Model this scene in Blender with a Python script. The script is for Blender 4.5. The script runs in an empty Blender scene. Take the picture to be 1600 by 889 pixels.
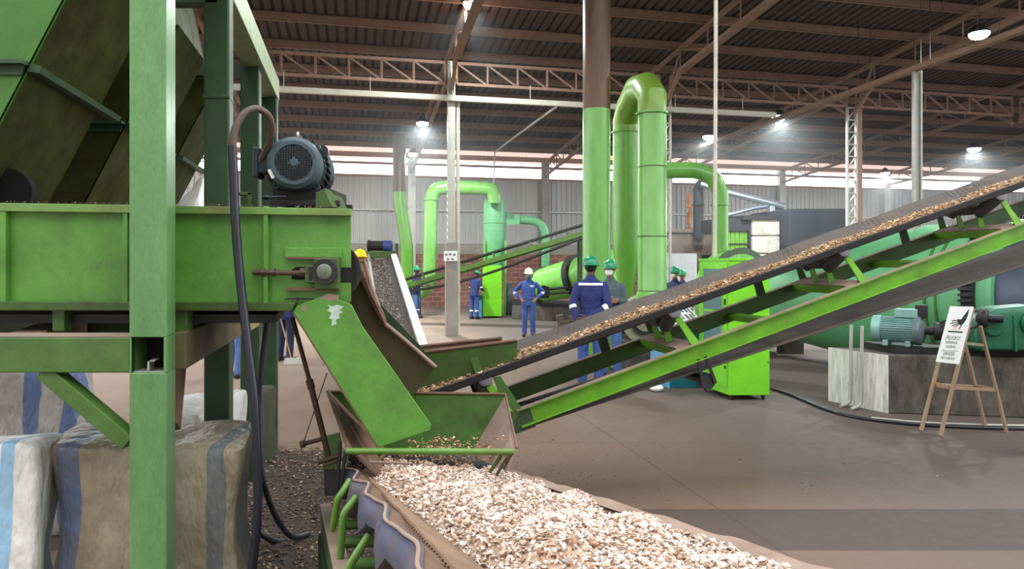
import bpy, bmesh, math, random
import numpy as np
from mathutils import Vector, Matrix, Euler
random.seed(7); RNG = np.random.default_rng(7)
SC = bpy.context.scene
COL = SC.collection
F, HY, CZ = 1100.0, 410.0, 1.85          # focal length in pixels, horizon row, eye height

# ------------------------------------------------------------------ camera, sky, light, exposure
cam = bpy.data.cameras.new('camera'); camo = bpy.data.objects.new('camera', cam); COL.objects.link(camo)
camo.location = (0, 0, CZ); camo.rotation_euler = (math.pi/2, 0, 0)
cam.sensor_width = 36; cam.lens = 36*F/1600; cam.shift_y = -(444.5-HY)/1600; cam.clip_end = 300; cam.clip_start = 0.05
SC.camera = camo
SC.view_settings.view_transform = 'Standard'; SC.view_settings.look = 'None'
SC.view_settings.gamma = 1; SC.view_settings.use_curve_mapping = False
SC.view_settings.exposure = 0.0
SKY = 4.5
LAMP_W = 620
w = bpy.data.worlds.new('sky'); SC.world = w; w.use_nodes = True
bg = w.node_tree.nodes['Background']; bg.inputs[0].default_value = (0.95, 0.98, 1.0, 1); bg.inputs[1].default_value = SKY
SC.cycles.max_bounces = 7; SC.cycles.diffuse_bounces = 5; SC.cycles.glossy_bounces = 3
SC.cycles.sample_clamp_indirect = 6

# ------------------------------------------------------------------ helpers
def lin(r, g, b):
    f = lambda c: c/12.92 if c <= 0.04045 else ((c+0.055)/1.055)**2.4
    return (f(r/255), f(g/255), f(b/255), 1)
def P(px, py, d): return Vector(((px-800)*d/F, d, CZ-(py-HY)*d/F))
def PZ(px, z, d): return Vector(((px-800)*d/F, d, z))
def G(px, py):
    d = CZ*F/(py-HY); return Vector(((px-800)*d/F, d, 0))
REC = Vector((-0.2273, 1, 0))            # the way the hall and the machine frame run back
C0 = Vector((-1.529, 17.7, 0)); U = Vector((0.975, 0.2217, 0)); V = Vector((-0.2217, 0.975, 0))
def B(s, t, z): return C0 + U*s + V*t + Vector((0, 0, z))
def roof_z(t): return 7.5-0.09*t

class MB:
    def __init__(s): s.bm = bmesh.new()
    def poly(s, pts):
        vs = [s.bm.verts.new(p) for p in pts]; return s.bm.faces.new(vs)
    def hexa(s, a, b):                    # two quads (lists of 4) joined into a solid
        A = [s.bm.verts.new(p) for p in a]; Bv = [s.bm.verts.new(p) for p in b]
        n = len(A)
        s.bm.faces.new(A[::-1]); s.bm.faces.new(Bv)
        for i in range(n): s.bm.faces.new((A[i], A[(i+1) % n], Bv[(i+1) % n], Bv[i]))
        return s
    def prism(s, pts, vec):
        vec = Vector(vec); return s.hexa([Vector(p) for p in pts], [Vector(p)+vec for p in pts])
    def box(s, c, size, R=None):
        c = Vector(c); x, y, z = [k/2 for k in size]; R = R or Matrix.Identity(3)
        q = lambda sz: [c+R@Vector(v) for v in ((-x, -y, sz), (x, -y, sz), (x, y, sz), (-x, y, sz))]
        return s.hexa(q(-z), q(z))
    def span(s, lo, hi):
        lo, hi = Vector(lo), Vector(hi); return s.box((lo+hi)/2, hi-lo)
    def beam(s, p, q, wd, ht, up=(0, 0, 1)):
        p, q = Vector(p), Vector(q); e = (q-p).normalized(); u = Vector(up)
        r = e.cross(u)
        if r.length < 1e-4: r = e.cross(Vector((0, 1, 0)))
        r.normalize(); u = r.cross(e)
        c = lambda o: [o-r*wd/2-u*ht/2, o+r*wd/2-u*ht/2, o+r*wd/2+u*ht/2, o-r*wd/2+u*ht/2]
        return s.hexa(c(p), c(q))
    def channel(s, p, q, ht, fl, th, up, out):   # C section: web plus two flanges towards out
        p, q, up, out = Vector(p), Vector(q), Vector(up), Vector(out)
        for a, b2, c2, d2 in ((0, th, 0, -ht), (0, fl, 0, -th), (0, fl, -ht+th, -ht)):
            k = lambda o: [o+out*a+up*c2, o+out*b2+up*c2, o+out*b2+up*d2, o+out*a+up*d2]
            s.hexa(k(p), k(q))
        return s
    def cyl(s, p, q, r0, r1=None, n=18): return s.tube([p, q], [r0, r0 if r1 is None else r1], n)
    def tube(s, pts, r, n=12, closed=False):
        pts = [Vector(p) for p in pts]
        rs = list(r) if hasattr(r, '__len__') else [r]*len(pts)
        t0 = (pts[1]-pts[0]).normalized()
        a = t0.cross(Vector((0, 0, 1)))
        if a.length < 1e-3: a = t0.cross(Vector((1, 0, 0)))
        a.normalize(); rings = []
        for i, p in enumerate(pts):
            if i == 0: t = t0
            elif i == len(pts)-1: t = (pts[i]-pts[i-1]).normalized()
            else:
                t = ((pts[i]-pts[i-1]).normalized()+(pts[i+1]-pts[i]).normalized())
                t = t.normalized() if t.length > 1e-6 else (pts[i]-pts[i-1]).normalized()
            a = (a-t*a.dot(t)).normalized(); b = t.cross(a)
            rings.append([s.bm.verts.new(p+(a*math.cos(2*math.pi*k/n)+b*math.sin(2*math.pi*k/n))*rs[i]) for k in range(n)])
        for i in range(len(rings)-1):
            for k in range(n): s.bm.faces.new((rings[i][k], rings[i][(k+1) % n], rings[i+1][(k+1) % n], rings[i+1][k]))
        s.bm.faces.new(rings[0][::-1]); s.bm.faces.new(rings[-1])
        return s
    def ring(s, c, axis, r_in, r_out, th, n=32):
        c, e = Vector(c), Vector(axis).normalized(); a = e.orthogonal().normalized(); b = e.cross(a)
        L = []
        for k in range(n):
            d = a*math.cos(2*math.pi*k/n)+b*math.sin(2*math.pi*k/n)
            L.append([s.bm.verts.new(c+d*r+e*h) for r, h in ((r_in, -th/2), (r_out, -th/2), (r_out, th/2), (r_in, th/2))])
        for k in range(n):
            A, Z = L[k], L[(k+1) % n]
            for j in range(4): s.bm.faces.new((A[j], A[(j+1) % 4], Z[(j+1) % 4], Z[j]))
        return s
    def ball(s, c, r, nu=14, nv=8, R=None):
        r = r if hasattr(r, '__len__') else (r, r, r); R = R or Matrix.Identity(3); c = Vector(c)
        top = s.bm.verts.new(c+R@Vector((0, 0, r[2]))); bot = s.bm.verts.new(c-R@Vector((0, 0, r[2]))); rows = []
        for j in range(1, nv):
            ph = math.pi*j/nv
            rows.append([s.bm.verts.new(c+R@Vector((r[0]*math.sin(ph)*math.cos(2*math.pi*k/nu), r[1]*math.sin(ph)*math.sin(2*math.pi*k/nu), r[2]*math.cos(ph)))) for k in range(nu)])
        for k in range(nu):
            k2 = (k+1) % nu
            s.bm.faces.new((top, rows[0][k], rows[0][k2])); s.bm.faces.new((bot, rows[-1][k2], rows[-1][k]))
            for j in range(len(rows)-1): s.bm.faces.new((rows[j][k], rows[j+1][k], rows[j+1][k2], rows[j][k2]))
        return s
    def loft(s, rows, caps=True):         # rows of equally many points, each row a closed loop
        R = [[s.bm.verts.new(p) for p in row] for row in rows]; n = len(R[0])
        for i in range(len(R)-1):
            for k in range(n): s.bm.faces.new((R[i][k], R[i][(k+1) % n], R[i+1][(k+1) % n], R[i+1][k]))
        if caps: s.bm.faces.new(R[0][::-1]); s.bm.faces.new(R[-1])
        return s
    def sheet(s, rows):                   # open grid
        R = [[s.bm.verts.new(p) for p in row] for row in rows]
        for i in range(len(R)-1):
            for k in range(len(R[0])-1): s.bm.faces.new((R[i][k], R[i][k+1], R[i+1][k+1], R[i+1][k]))
        return s
    def build(s, name, mat, parent=None, smooth=True, bevel=0, fix=True):
        if fix: bmesh.ops.recalc_face_normals(s.bm, faces=s.bm.faces[:])
        me = bpy.data.meshes.new(name); s.bm.to_mesh(me); s.bm.free()
        return link(name, me, mat, parent, smooth, bevel)

def link(name, me, mat, parent=None, smooth=True, bevel=0):
    for m in (mat if isinstance(mat, (list, tuple)) else [mat]): me.materials.append(m)
    if smooth and len(me.polygons):
        me.polygons.foreach_set('use_smooth', [True]*len(me.polygons)); me.set_sharp_from_angle(angle=math.radians(38))
    o = bpy.data.objects.new(name, me); COL.objects.link(o)
    if bevel:
        b = o.modifiers.new('bevel', 'BEVEL'); b.width = bevel; b.segments = 2; b.limit_method = 'ANGLE'; b.angle_limit = math.radians(50)
    if parent: adopt(o, parent)
    return o
def adopt(o, parent):
    o.parent = parent
    if parent.parent is None: o.matrix_parent_inverse = Matrix.Translation(-parent.location)
def tag(o, label, cat, group=None, kind=None):
    o['label'] = label; o['category'] = cat
    if group: o['group'] = group
    if kind: o['kind'] = kind
    return o
def thing(name, label, cat, loc=(0, 0, 0), group=None):
    o = bpy.data.objects.new(name, None); COL.objects.link(o); o.location = loc; o.empty_display_size = 0.1
    return tag(o, label, cat, group)
def struct(o): o['kind'] = 'structure'; return o
def dup(root, move=(0, 0, 0), rz=0, label=None):
    r = root.copy(); COL.objects.link(r); r.location = root.location+Vector(move); r.rotation_euler.z += rz
    if label: r['label'] = label
    for ch in list(root.children):
        c = ch.copy(); COL.objects.link(c); c.parent = r
        for g in list(ch.children):
            d = g.copy(); COL.objects.link(d); d.parent = c
    return r
def rotz(a): return Matrix.Rotation(a, 3, 'Z')

# ------------------------------------------------------------------ materials
def nodes(name):
    m = bpy.data.materials.new(name); m.use_nodes = True
    nt = m.node_tree; return m, nt, nt.nodes['Principled BSDF']
def noise(nt, scale, detail=4, rough=0.6, coord='Object', stretch=None):
    tc = nt.nodes.new('ShaderNodeTexCoord'); n = nt.nodes.new('ShaderNodeTexNoise')
    n.inputs['Scale'].default_value = scale; n.inputs['Detail'].default_value = detail; n.inputs['Roughness'].default_value = rough
    src = tc.outputs[coord]
    if stretch:
        mp = nt.nodes.new('ShaderNodeMapping'); mp.inputs['Scale'].default_value = stretch
        nt.links.new(src, mp.inputs[0]); src = mp.outputs[0]
    nt.links.new(src, n.inputs['Vector']); return n.outputs[0]
def ramp(nt, src, stops):
    r = nt.nodes.new('ShaderNodeValToRGB'); e = r.color_ramp.elements
    while len(e) < len(stops): e.new(0.5)
    for k, (p, c) in enumerate(stops): e[k].position = p; e[k].color = c if hasattr(c, '__len__') else (c, c, c, 1)
    nt.links.new(src, r.inputs[0]); return r.outputs[0]
def mix(nt, fac, a, b, mode='MIX'):
    m = nt.nodes.new('ShaderNodeMix'); m.data_type = 'RGBA'; m.blend_type = mode
    for sock, v in ((m.inputs[0], fac), (m.inputs[6], a), (m.inputs[7], b)):
        if hasattr(v, 'is_linked'): nt.links.new(v, sock)
        else: sock.default_value = v
    return m.outputs[2]
def bump(nt, bsdf, src, dist, strength=1):
    b = nt.nodes.new('ShaderNodeBump'); b.inputs['Distance'].default_value = dist; b.inputs['Strength'].default_value = strength
    nt.links.new(src, b.inputs['Height']); nt.links.new(b.outputs[0], bsdf.inputs['Normal'])
def surf(name, rgb, rough=0.6, metal=0.0, var=0.18, scale=6, dirt=0.0, dirt_rgb=(84, 62, 44), dirt_scale=2.5, bmp=0.0, bscale=60, stretch=None, spec=0.5, grain=0.0):
    m, nt, b = nodes(name)
    c = lin(*rgb); lo = tuple(k*(1-var) for k in c[:3])+(1,); hi = tuple(min(1, k*(1+var*0.7)) for k in c[:3])+(1,)
    n = noise(nt, scale, 5, 0.6, stretch=stretch)
    col = ramp(nt, n, [(0.3, lo), (0.7, hi)])
    if grain > 0:
        g = ramp(nt, noise(nt, 130, 3, 0.75, stretch=stretch), [(0.36, 1-0.8*grain), (0.62, 1.0)])
        col = mix(nt, 1.0, col, g, 'MULTIPLY')
        g = ramp(nt, noise(nt, 9, 8, 0.78, stretch=stretch), [(0.34, 1-0.8*grain), (0.6, 1.0)])
        col = mix(nt, 1.0, col, g, 'MULTIPLY')
        sp = ramp(nt, noise(nt, 34, 6, 0.8), [(0.68, 0.0), (0.74, min(1.0, 3.2*grain))])
        col = mix(nt, sp, col, lin(74, 54, 36))
    if dirt > 0:
        n2 = noise(nt, dirt_scale, 8, 0.72, stretch=stretch)
        f = ramp(nt, n2, [(0.62-0.3*dirt, 0.0), (0.86-0.2*dirt, min(1, 0.35+dirt))])
        col = mix(nt, f, col, lin(*dirt_rgb))
        r2 = ramp(nt, f, [(0, rough), (1, min(1, rough+0.3))]); nt.links.new(r2, b.inputs['Roughness'])
    else: b.inputs['Roughness'].default_value = rough
    nt.links.new(col, b.inputs['Base Color']); b.inputs['Metallic'].default_value = metal
    b.inputs['Specular IOR Level'].default_value = spec
    if bmp > 0: bump(nt, b, noise(nt, bscale, 4), bmp)
    return m
M = {}
M['green'] = surf('green_paint', (90, 147, 56), 0.42, var=0.24, scale=4, dirt=0.42, dirt_rgb=(62, 82, 46), bmp=0.0006, grain=0.2)
M['post'] = surf('post_green', (102, 150, 92), 0.36, var=0.2, scale=3, dirt=0.34, dirt_rgb=(70, 96, 56), bmp=0.0006, grain=0.22, stretch=(1, 1, 0.35))
M['frame'] = surf('frame_green', (76, 114, 50), 0.5, dirt=0.5, dirt_rgb=(70, 66, 42), bmp=0.0006, grain=0.2)
M['dark_green'] = surf('dark_green', (48, 76, 46), 0.5, dirt=0.5, dirt_rgb=(46, 42, 30), bmp=0.0006, grain=0.2)  # darker copy of the green; shadow on rear parts put into the paint
M['bright'] = surf('bright_green', (104, 166, 24), 0.42, var=0.22, dirt=0.34, dirt_rgb=(78, 104, 34), bmp=0.0005, grain=0.2)
M['olive'] = surf('olive_green', (62, 92, 32), 0.5, dirt=0.55, dirt_rgb=(54, 48, 26), bmp=0.0006, grain=0.25)
M['lime'] = surf('lime_paint', (116, 202, 34), 0.38, var=0.08, dirt=0.15, dirt_rgb=(84, 156, 44), grain=0.08)
M['pale'] = surf('pale_green', (98, 168, 116), 0.42, var=0.12, dirt=0.2, dirt_rgb=(90, 130, 96), grain=0.1)
M['stack'] = surf('stack_green', (112, 170, 82), 0.26, var=0.16, dirt=0.24, dirt_rgb=(84, 128, 60), stretch=(1, 1, 0.3), grain=0.05)
M['stack2'] = surf('stack_green_aged', (98, 156, 56), 0.3, var=0.14, dirt=0.34, dirt_rgb=(88, 110, 48), stretch=(1, 1, 0.4), grain=0.05)
M['rust'] = surf('rusted_steel', (92, 68, 50), 0.42, metal=0.35, var=0.3, dirt=0.4, dirt_rgb=(62, 52, 44), stretch=(1, 1, 0.25), scale=4)
M['steel_brown'] = surf('roof_steel', (134, 106, 91), 0.75, var=0.15, dirt=0.3, dirt_rgb=(96, 70, 58))
M['deck'] = surf('roof_sheet', (74, 61, 58), 0.85, var=0.2, scale=1.2, dirt=0.25, dirt_rgb=(70, 54, 52))
M['galv'] = surf('galvanised', (176, 174, 166), 0.5, metal=0.35, var=0.12, dirt=0.25, dirt_rgb=(120, 108, 94))
M['white_pipe'] = surf('pale_pipe', (186, 178, 166), 0.6, var=0.1, dirt=0.3, dirt_rgb=(130, 112, 96))
M['sheet'] = surf('wall_sheet', (176, 174, 172), 0.6, metal=0.1, var=0.1, scale=0.8, dirt=0.2, dirt_rgb=(140, 130, 122), stretch=(1, 1, 0.2))
M['concrete'] = surf('concrete', (150, 144, 136), 0.85, var=0.2, scale=3, dirt=0.45, dirt_rgb=(92, 84, 76), dirt_scale=1.5, bmp=0.002, bscale=30)
M['dark_concrete'] = surf('stained_concrete', (104, 97, 89), 0.88, var=0.25, scale=2.5, dirt=0.7, dirt_rgb=(34, 31, 28), dirt_scale=4.0, bmp=0.003, bscale=25, stretch=(1, 1, 0.5), grain=0.2)
M['white_concrete'] = surf('whitewashed_concrete', (216, 214, 206), 0.85, var=0.12, dirt=0.5, dirt_rgb=(84, 76, 68), stretch=(5, 5, 0.7), bmp=0.002)
M['black'] = surf('black_rubber', (34, 33, 34), 0.5, var=0.2, dirt=0.25, dirt_rgb=(66, 58, 52))
M['belt'] = surf('belt_rubber', (78, 71, 67), 0.95, var=0.2, dirt=0.4, dirt_rgb=(112, 92, 74), bmp=0.0008)
M['belt_edge'] = surf('belt_edge', (40, 38, 38), 0.6, var=0.2, dirt=0.2, dirt_rgb=(70, 60, 52))
M['belt_brown'] = surf('dusty_belt', (122, 96, 76), 0.8, var=0.15, dirt=0.35, dirt_rgb=(150, 128, 108), scale=9, bmp=0.001)
M['belt_blue'] = surf('worn_belt_underside', (58, 64, 94), 0.45, var=0.35, dirt=0.85, dirt_rgb=(88, 72, 62), scale=7, dirt_scale=5)  # blue sky sheen painted into the rubber, brown dirt over it
M['roller'] = surf('idler_rubber', (84, 80, 84), 0.55, var=0.2, dirt=0.3, dirt_rgb=(84, 70, 60))
M['motor'] = surf('motor_dark_teal', (34, 46, 54), 0.36, metal=0.2, var=0.25, dirt=0.45, dirt_rgb=(50, 38, 30))
M['motor_face'] = surf('fan_cover_grey_blue', (66, 84, 94), 0.4, metal=0.2, var=0.2, dirt=0.42, dirt_rgb=(64, 50, 40))
M['motor_grey'] = surf('motor_pale_teal', (128, 168, 160), 0.45, metal=0.15, var=0.15, dirt=0.3, dirt_rgb=(84, 90, 84))
M['gearbox'] = surf('gearbox_green', (18, 92, 66), 0.4, var=0.15, dirt=0.2, dirt_rgb=(20, 48, 40))
M['dark'] = surf('dark_steel', (38, 36, 38), 0.6, metal=0.2, var=0.3, dirt=0.3, dirt_rgb=(60, 48, 40))
M['hole'] = surf('dark_opening', (8, 8, 9), 0.9, var=0.1)
M['rod'] = surf('rusty_rod', (78, 60, 48), 0.6, metal=0.3, var=0.25, dirt=0.4, dirt_rgb=(50, 42, 36))
M['hose'] = surf('black_hose', (30, 32, 42), 0.34, var=0.15)
M['hose_brown'] = surf('sleeve_brown', (82, 66, 56), 0.5, var=0.2)
M['dust'] = surf('dusty_plate', (140, 118, 104), 0.85, var=0.15, dirt=0.45, dirt_rgb=(104, 78, 62), bmp=0.001)
M['dust_brown'] = surf('brown_dusty_plate', (104, 78, 60), 0.85, var=0.2, dirt=0.4, dirt_rgb=(66, 52, 38), bmp=0.001)
M['wood'] = surf('raw_wood', (158, 130, 104), 0.75, var=0.2, scale=3, stretch=(6, 6, 1), dirt=0.2, dirt_rgb=(120, 90, 68))
M['dark_wood'] = surf('grey_timber', (92, 80, 70), 0.8, var=0.2, stretch=(5, 5, 1))
M['white'] = surf('white_panel', (232, 232, 230), 0.45, var=0.03)
M['ink'] = surf('black_print', (24, 24, 26), 0.5, var=0.05)
M['red'] = surf('red_print', (214, 60, 54), 0.5, var=0.05)
M['grey_ink'] = surf('grey_print', (96, 98, 106), 0.5, var=0.05)
M['teal'] = surf('teal_paint', (14, 96, 108), 0.4, var=0.1)
M['sky_blue'] = surf('pale_blue_paint', (104, 170, 206), 0.4, var=0.1)
M['navy'] = surf('navy_cloth', (36, 46, 100), 0.85, var=0.3, scale=9, bmp=0.03, bscale=13)
M['blue_cloth'] = surf('blue_cloth', (54, 80, 146), 0.85, var=0.28, scale=9, bmp=0.03, bscale=13)
M['jeans'] = surf('jeans_cloth', (80, 106, 158), 0.85, var=0.25, scale=9, bmp=0.005, bscale=14)
M['dull_coat'] = surf('grey_green_cloth', (74, 88, 92), 0.85, var=0.2, scale=9, bmp=0.006, bscale=14)
M['dark_navy'] = surf('dark_navy_cloth', (34, 38, 66), 0.85, var=0.2, scale=9, bmp=0.006, bscale=14)
M['boot'] = surf('black_boot', (44, 38, 36), 0.6, var=0.2, dirt=0.3, dirt_rgb=(96, 76, 60))
M['skin'] = surf('brown_skin', (150, 98, 74), 0.55, var=0.1)
M['skin_dark'] = surf('dark_brown_skin', (92, 60, 48), 0.55, var=0.1)
M['band'] = surf('reflective_band', (226, 226, 222), 0.4, var=0.05)
M['helmet_green'] = surf('green_helmet', (24, 134, 88), 0.28, var=0.05)
M['helmet_white'] = surf('cream_helmet', (228, 222, 196), 0.3, var=0.05)
M['helmet_yellow'] = surf('yellow_helmet', (246, 214, 20), 0.3, var=0.04)
M['mask'] = surf('white_mask', (236, 234, 230), 0.7, var=0.04)
M['mask_grey'] = surf('grey_respirator', (120, 120, 122), 0.5, var=0.1)
M['hair'] = surf('black_hair', (24, 20, 20), 0.6, var=0.2)
M['glass'] = surf('cabinet_window', (96, 128, 126), 0.12, var=0.2, spec=0.8)
M['orange'] = surf('scorched_orange', (206, 130, 60), 0.7, var=0.3, scale=3)
M['soot'] = surf('soot_black', (34, 36, 46), 0.7, var=0.2)
M['silver'] = surf('silver_duct', (150, 160, 172), 0.3, metal=0.7, var=0.1)
M['stone'] = surf('white_stone', (196, 190, 180), 0.85, var=0.15, scale=3, dirt=0.4, dirt_rgb=(110, 98, 88), bmp=0.02, bscale=6)
M['brownwall'] = surf('sooty_plaster', (120, 104, 96), 0.9, var=0.2, scale=1.5, dirt=0.35, dirt_rgb=(74, 62, 58))
M['panel_grey'] = surf('pale_grey_panel', (160, 162, 164), 0.6, var=0.08)
M['fan'] = surf('cream_fan', (150, 148, 118), 0.5, var=0.2, dirt=0.5, dirt_rgb=(80, 72, 58))

def emissive(name, rgb, strength):
    m, nt, b = nodes(name); b.inputs['Emission Color'].default_value = (*rgb, 1); b.inputs['Emission Strength'].default_value = strength
    b.inputs['Base Color'].default_value = (0.9, 0.9, 0.9, 1); return m
M['lamp'] = emissive('lamp_light', (0.95, 1, 0.98), 14)
M['sooty'] = surf('grimy_dark_green', (62, 68, 24), 0.6, var=0.35, dirt=0.5, dirt_rgb=(42, 32, 16), bmp=0.001, grain=0.25, stretch=(0.6, 1, 1), spec=0.15)  # shade under the chutes put into a darker, grimier copy of their green
M['chute'] = surf('chute_green', (60, 116, 20), 0.45, var=0.22, dirt=0.4, dirt_rgb=(54, 84, 30), grain=0.2)
M['arm'] = surf('arm_green', (86, 128, 44), 0.45, var=0.2, dirt=0.4, dirt_rgb=(92, 96, 48), grain=0.15)
M['scuff'] = surf('bare_scuff', (176, 196, 184), 0.3, var=0.2, scale=30)  # pale sky sheen on the chute, painted as a patch colour
def skylight_mat():
    m, nt, b = nodes('translucent_roof_sheet'); b.inputs['Base Color'].default_value = lin(206, 166, 154); b.inputs['Roughness'].default_value = 0.7
    tr = nt.nodes.new('ShaderNodeBsdfTranslucent'); tr.inputs[0].default_value = lin(226, 196, 186)
    mx = nt.nodes.new('ShaderNodeMixShader'); mx.inputs[0].default_value = 0.35
    nt.links.new(b.outputs[0], mx.inputs[1]); nt.links.new(tr.outputs[0], mx.inputs[2])
    nt.links.new(mx.outputs[0], nt.nodes['Material Output'].inputs[0]); return m
M['skylight'] = skylight_mat()

def floor_mat():
    m, nt, b = nodes('floor_concrete')
    n1 = noise(nt, 0.35, 6, 0.6); n2 = noise(nt, 7, 8, 0.7); n3 = noise(nt, 60, 3, 0.6)
    c = ramp(nt, n1, [(0.3, lin(98, 76, 58)), (0.5, lin(112, 90, 73)), (0.72, lin(121, 104, 91))])
    c = mix(nt, ramp(nt, n2, [(0.35, 0.0), (0.7, 0.55)]), c, lin(118, 96, 82))
    c = mix(nt, ramp(nt, n3, [(0.45, 0.0), (0.75, 0.35)]), c, lin(90, 74, 64))
    tc = nt.nodes.new('ShaderNodeTexCoord'); sp = nt.nodes.new('ShaderNodeSeparateXYZ'); nt.links.new(tc.outputs['Object'], sp.inputs[0])
    def math_(op, a, bb):
        k = nt.nodes.new('ShaderNodeMath'); k.operation = op
        for i, v in ((0, a), (1, bb)):
            if hasattr(v, 'is_linked'): nt.links.new(v, k.inputs[i])
            else: k.inputs[i].default_value = v
        return k.outputs[0]
    X, Y = sp.outputs[0], sp.outputs[1]
    # brighter light at the back painted in as paler floor
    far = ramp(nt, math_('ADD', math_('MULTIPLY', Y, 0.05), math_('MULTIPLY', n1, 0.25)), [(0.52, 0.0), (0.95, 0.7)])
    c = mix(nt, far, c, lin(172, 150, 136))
    gx = ramp(nt, math_('ADD', math_('MULTIPLY', math_('ADD', X, math_('MULTIPLY', Y, 0.25)), 0.16), math_('MULTIPLY', n1, 0.5)), [(0.62, 0.0), (1.0, 0.75)])  # dimmer right side of the hall painted in as darker grey
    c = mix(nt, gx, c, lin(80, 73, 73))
    # darker band across the floor
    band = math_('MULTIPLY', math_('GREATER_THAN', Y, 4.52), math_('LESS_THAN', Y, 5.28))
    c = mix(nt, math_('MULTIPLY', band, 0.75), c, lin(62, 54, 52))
    # saw-cut joints
    for val, off in ((Y, 7.22), (math_('ADD', X, math_('MULTIPLY', Y, 0.2273)), 2.75), (Y, 12.6), (Y, 17.0)):
        l = math_('LESS_THAN', math_('ABSOLUTE', math_('SUBTRACT', val, off), 0), 0.008)
        c = mix(nt, math_('MULTIPLY', l, 0.5), c, lin(58, 48, 42))
    nt.links.new(c, b.inputs['Base Color'])
    nt.links.new(ramp(nt, n2, [(0.3, 0.7), (0.7, 0.92)]), b.inputs['Roughness']); b.inputs['Specular IOR Level'].default_value = 0.3
    bump(nt, b, n3, 0.002); return m
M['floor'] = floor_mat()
def brick_mat():
    m, nt, b = nodes('brick_wall')
    tc = nt.nodes.new('ShaderNodeTexCoord'); mp = nt.nodes.new('ShaderNodeMapping')
    mp.inputs['Rotation'].default_value = (0, 0, 0)
    nt.links.new(tc.outputs['UV'], mp.inputs[0])
    br = nt.nodes.new('ShaderNodeTexBrick'); nt.links.new(mp.outputs[0], br.inputs['Vector'])
    br.inputs['Color1'].default_value = lin(150, 98, 84); br.inputs['Color2'].default_value = lin(128, 84, 76); br.inputs['Mortar'].default_value = lin(168, 148, 138)
    br.inputs['Scale'].default_value = 1; br.inputs['Brick Width'].default_value = 0.4; br.inputs['Row Height'].default_value = 0.2; br.inputs['Mortar Size'].default_value = 0.012
    c = mix(nt, ramp(nt, noise(nt, 1.2, 6), [(0.4, 0.0), (0.75, 0.6)]), br.outputs[0], lin(110, 92, 84))
    nt.links.new(c, b.inputs['Base Color']); b.inputs['Roughness'].default_value = 0.9
    return m
M['brick'] = brick_mat()
def chip_mat(name, stops):
    m, nt, b = nodes(name); g = nt.nodes.new('ShaderNodeNewGeometry')
    c = ramp(nt, g.outputs['Random Per Island'], stops)
    c = mix(nt, ramp(nt, noise(nt, 90, 3), [(0.4, 0.0), (0.75, 0.4)]), c, lin(150, 116, 92))
    nt.links.new(c, b.inputs['Base Color']); b.inputs['Roughness'].default_value = 0.75; return m
M['chips'] = chip_mat('pale_wood_chips', [(0.0, lin(150, 104, 76)), (0.15, lin(178, 148, 126)), (0.42, lin(206, 186, 171)), (0.78, lin(228, 217, 206)), (1.0, lin(186, 174, 166))])
M['chips_tan'] = chip_mat('tan_wood_chips', [(0.0, lin(84, 62, 44)), (0.3, lin(130, 98, 68)), (0.65, lin(168, 134, 96)), (1.0, lin(210, 182, 146))])
M['chips_grey'] = chip_mat('grey_wood_chips', [(0.0, lin(96, 76, 64)), (0.4, lin(150, 138, 128)), (1.0, lin(196, 190, 182))])
M['litter'] = chip_mat('dark_litter', [(0.0, lin(38, 32, 30)), (0.4, lin(78, 64, 54)), (0.75, lin(120, 92, 70)), (1.0, lin(180, 160, 140))])
M['heap'] = surf('chip_bed', (176, 150, 128), 0.9, var=0.35, scale=40, dirt=0.4, dirt_rgb=(110, 80, 60), dirt_scale=30, bmp=0.01, bscale=40)
M['heap_tan'] = surf('tan_chip_bed', (140, 110, 78), 0.9, var=0.35, scale=40, bmp=0.01, bscale=40)
M['litter_bed'] = surf('litter_bed', (70, 58, 50), 0.95, var=0.4, scale=20, dirt=0.4, dirt_rgb=(100, 76, 58), dirt_scale=6, bmp=0.01, bscale=40)
def bag_mat(name, base, stripes, axis_dir, dirt):
    """woven sack: stripes are (centre, half width, rgb) measured along axis_dir in metres"""
    m, nt, b = nodes(name)
    n = noise(nt, 5, 7, 0.7)
    c = ramp(nt, n, [(0.3, tuple(k*0.6 for k in lin(*base)[:3])+(1,)), (0.6, lin(*base))])
    tc = nt.nodes.new('ShaderNodeTexCoord'); dt = nt.nodes.new('ShaderNodeVectorMath'); dt.operation = 'DOT_PRODUCT'
    nt.links.new(tc.outputs['Object'], dt.inputs[0]); dt.inputs[1].default_value = axis_dir
    wob = nt.nodes.new('ShaderNodeMath'); wob.operation = 'MULTIPLY_ADD'; nt.links.new(noise(nt, 3, 2), wob.inputs[0]); wob.inputs[1].default_value = 0.05; nt.links.new(dt.outputs['Value'], wob.inputs[2])
    for cen, half, rgb in stripes:
        s1 = nt.nodes.new('ShaderNodeMath'); s1.operation = 'COMPARE'; nt.links.new(wob.outputs[0], s1.inputs[0]); s1.inputs[1].default_value = cen+0.025; s1.inputs[2].default_value = half
        k = nt.nodes.new('ShaderNodeMath'); k.operation = 'MULTIPLY'; nt.links.new(s1.outputs[0], k.inputs[0]); k.inputs[1].default_value = 0.85
        c = mix(nt, k.outputs[0], c, lin(*rgb))
    c = mix(nt, ramp(nt, noise(nt, 2.2, 8, 0.75), [(0.5-0.3*dirt, 0.0), (0.85-0.25*dirt, 0.35+0.5*dirt)]), c, lin(112, 98, 76))
    nt.links.new(c, b.inputs['Base Color']); b.inputs['Roughness'].default_value = 0.5
    bump(nt, b, noise(nt, 4.2, 4, 0.55, stretch=(1.3, 1.3, 0.6)), 0.07); return m

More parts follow.
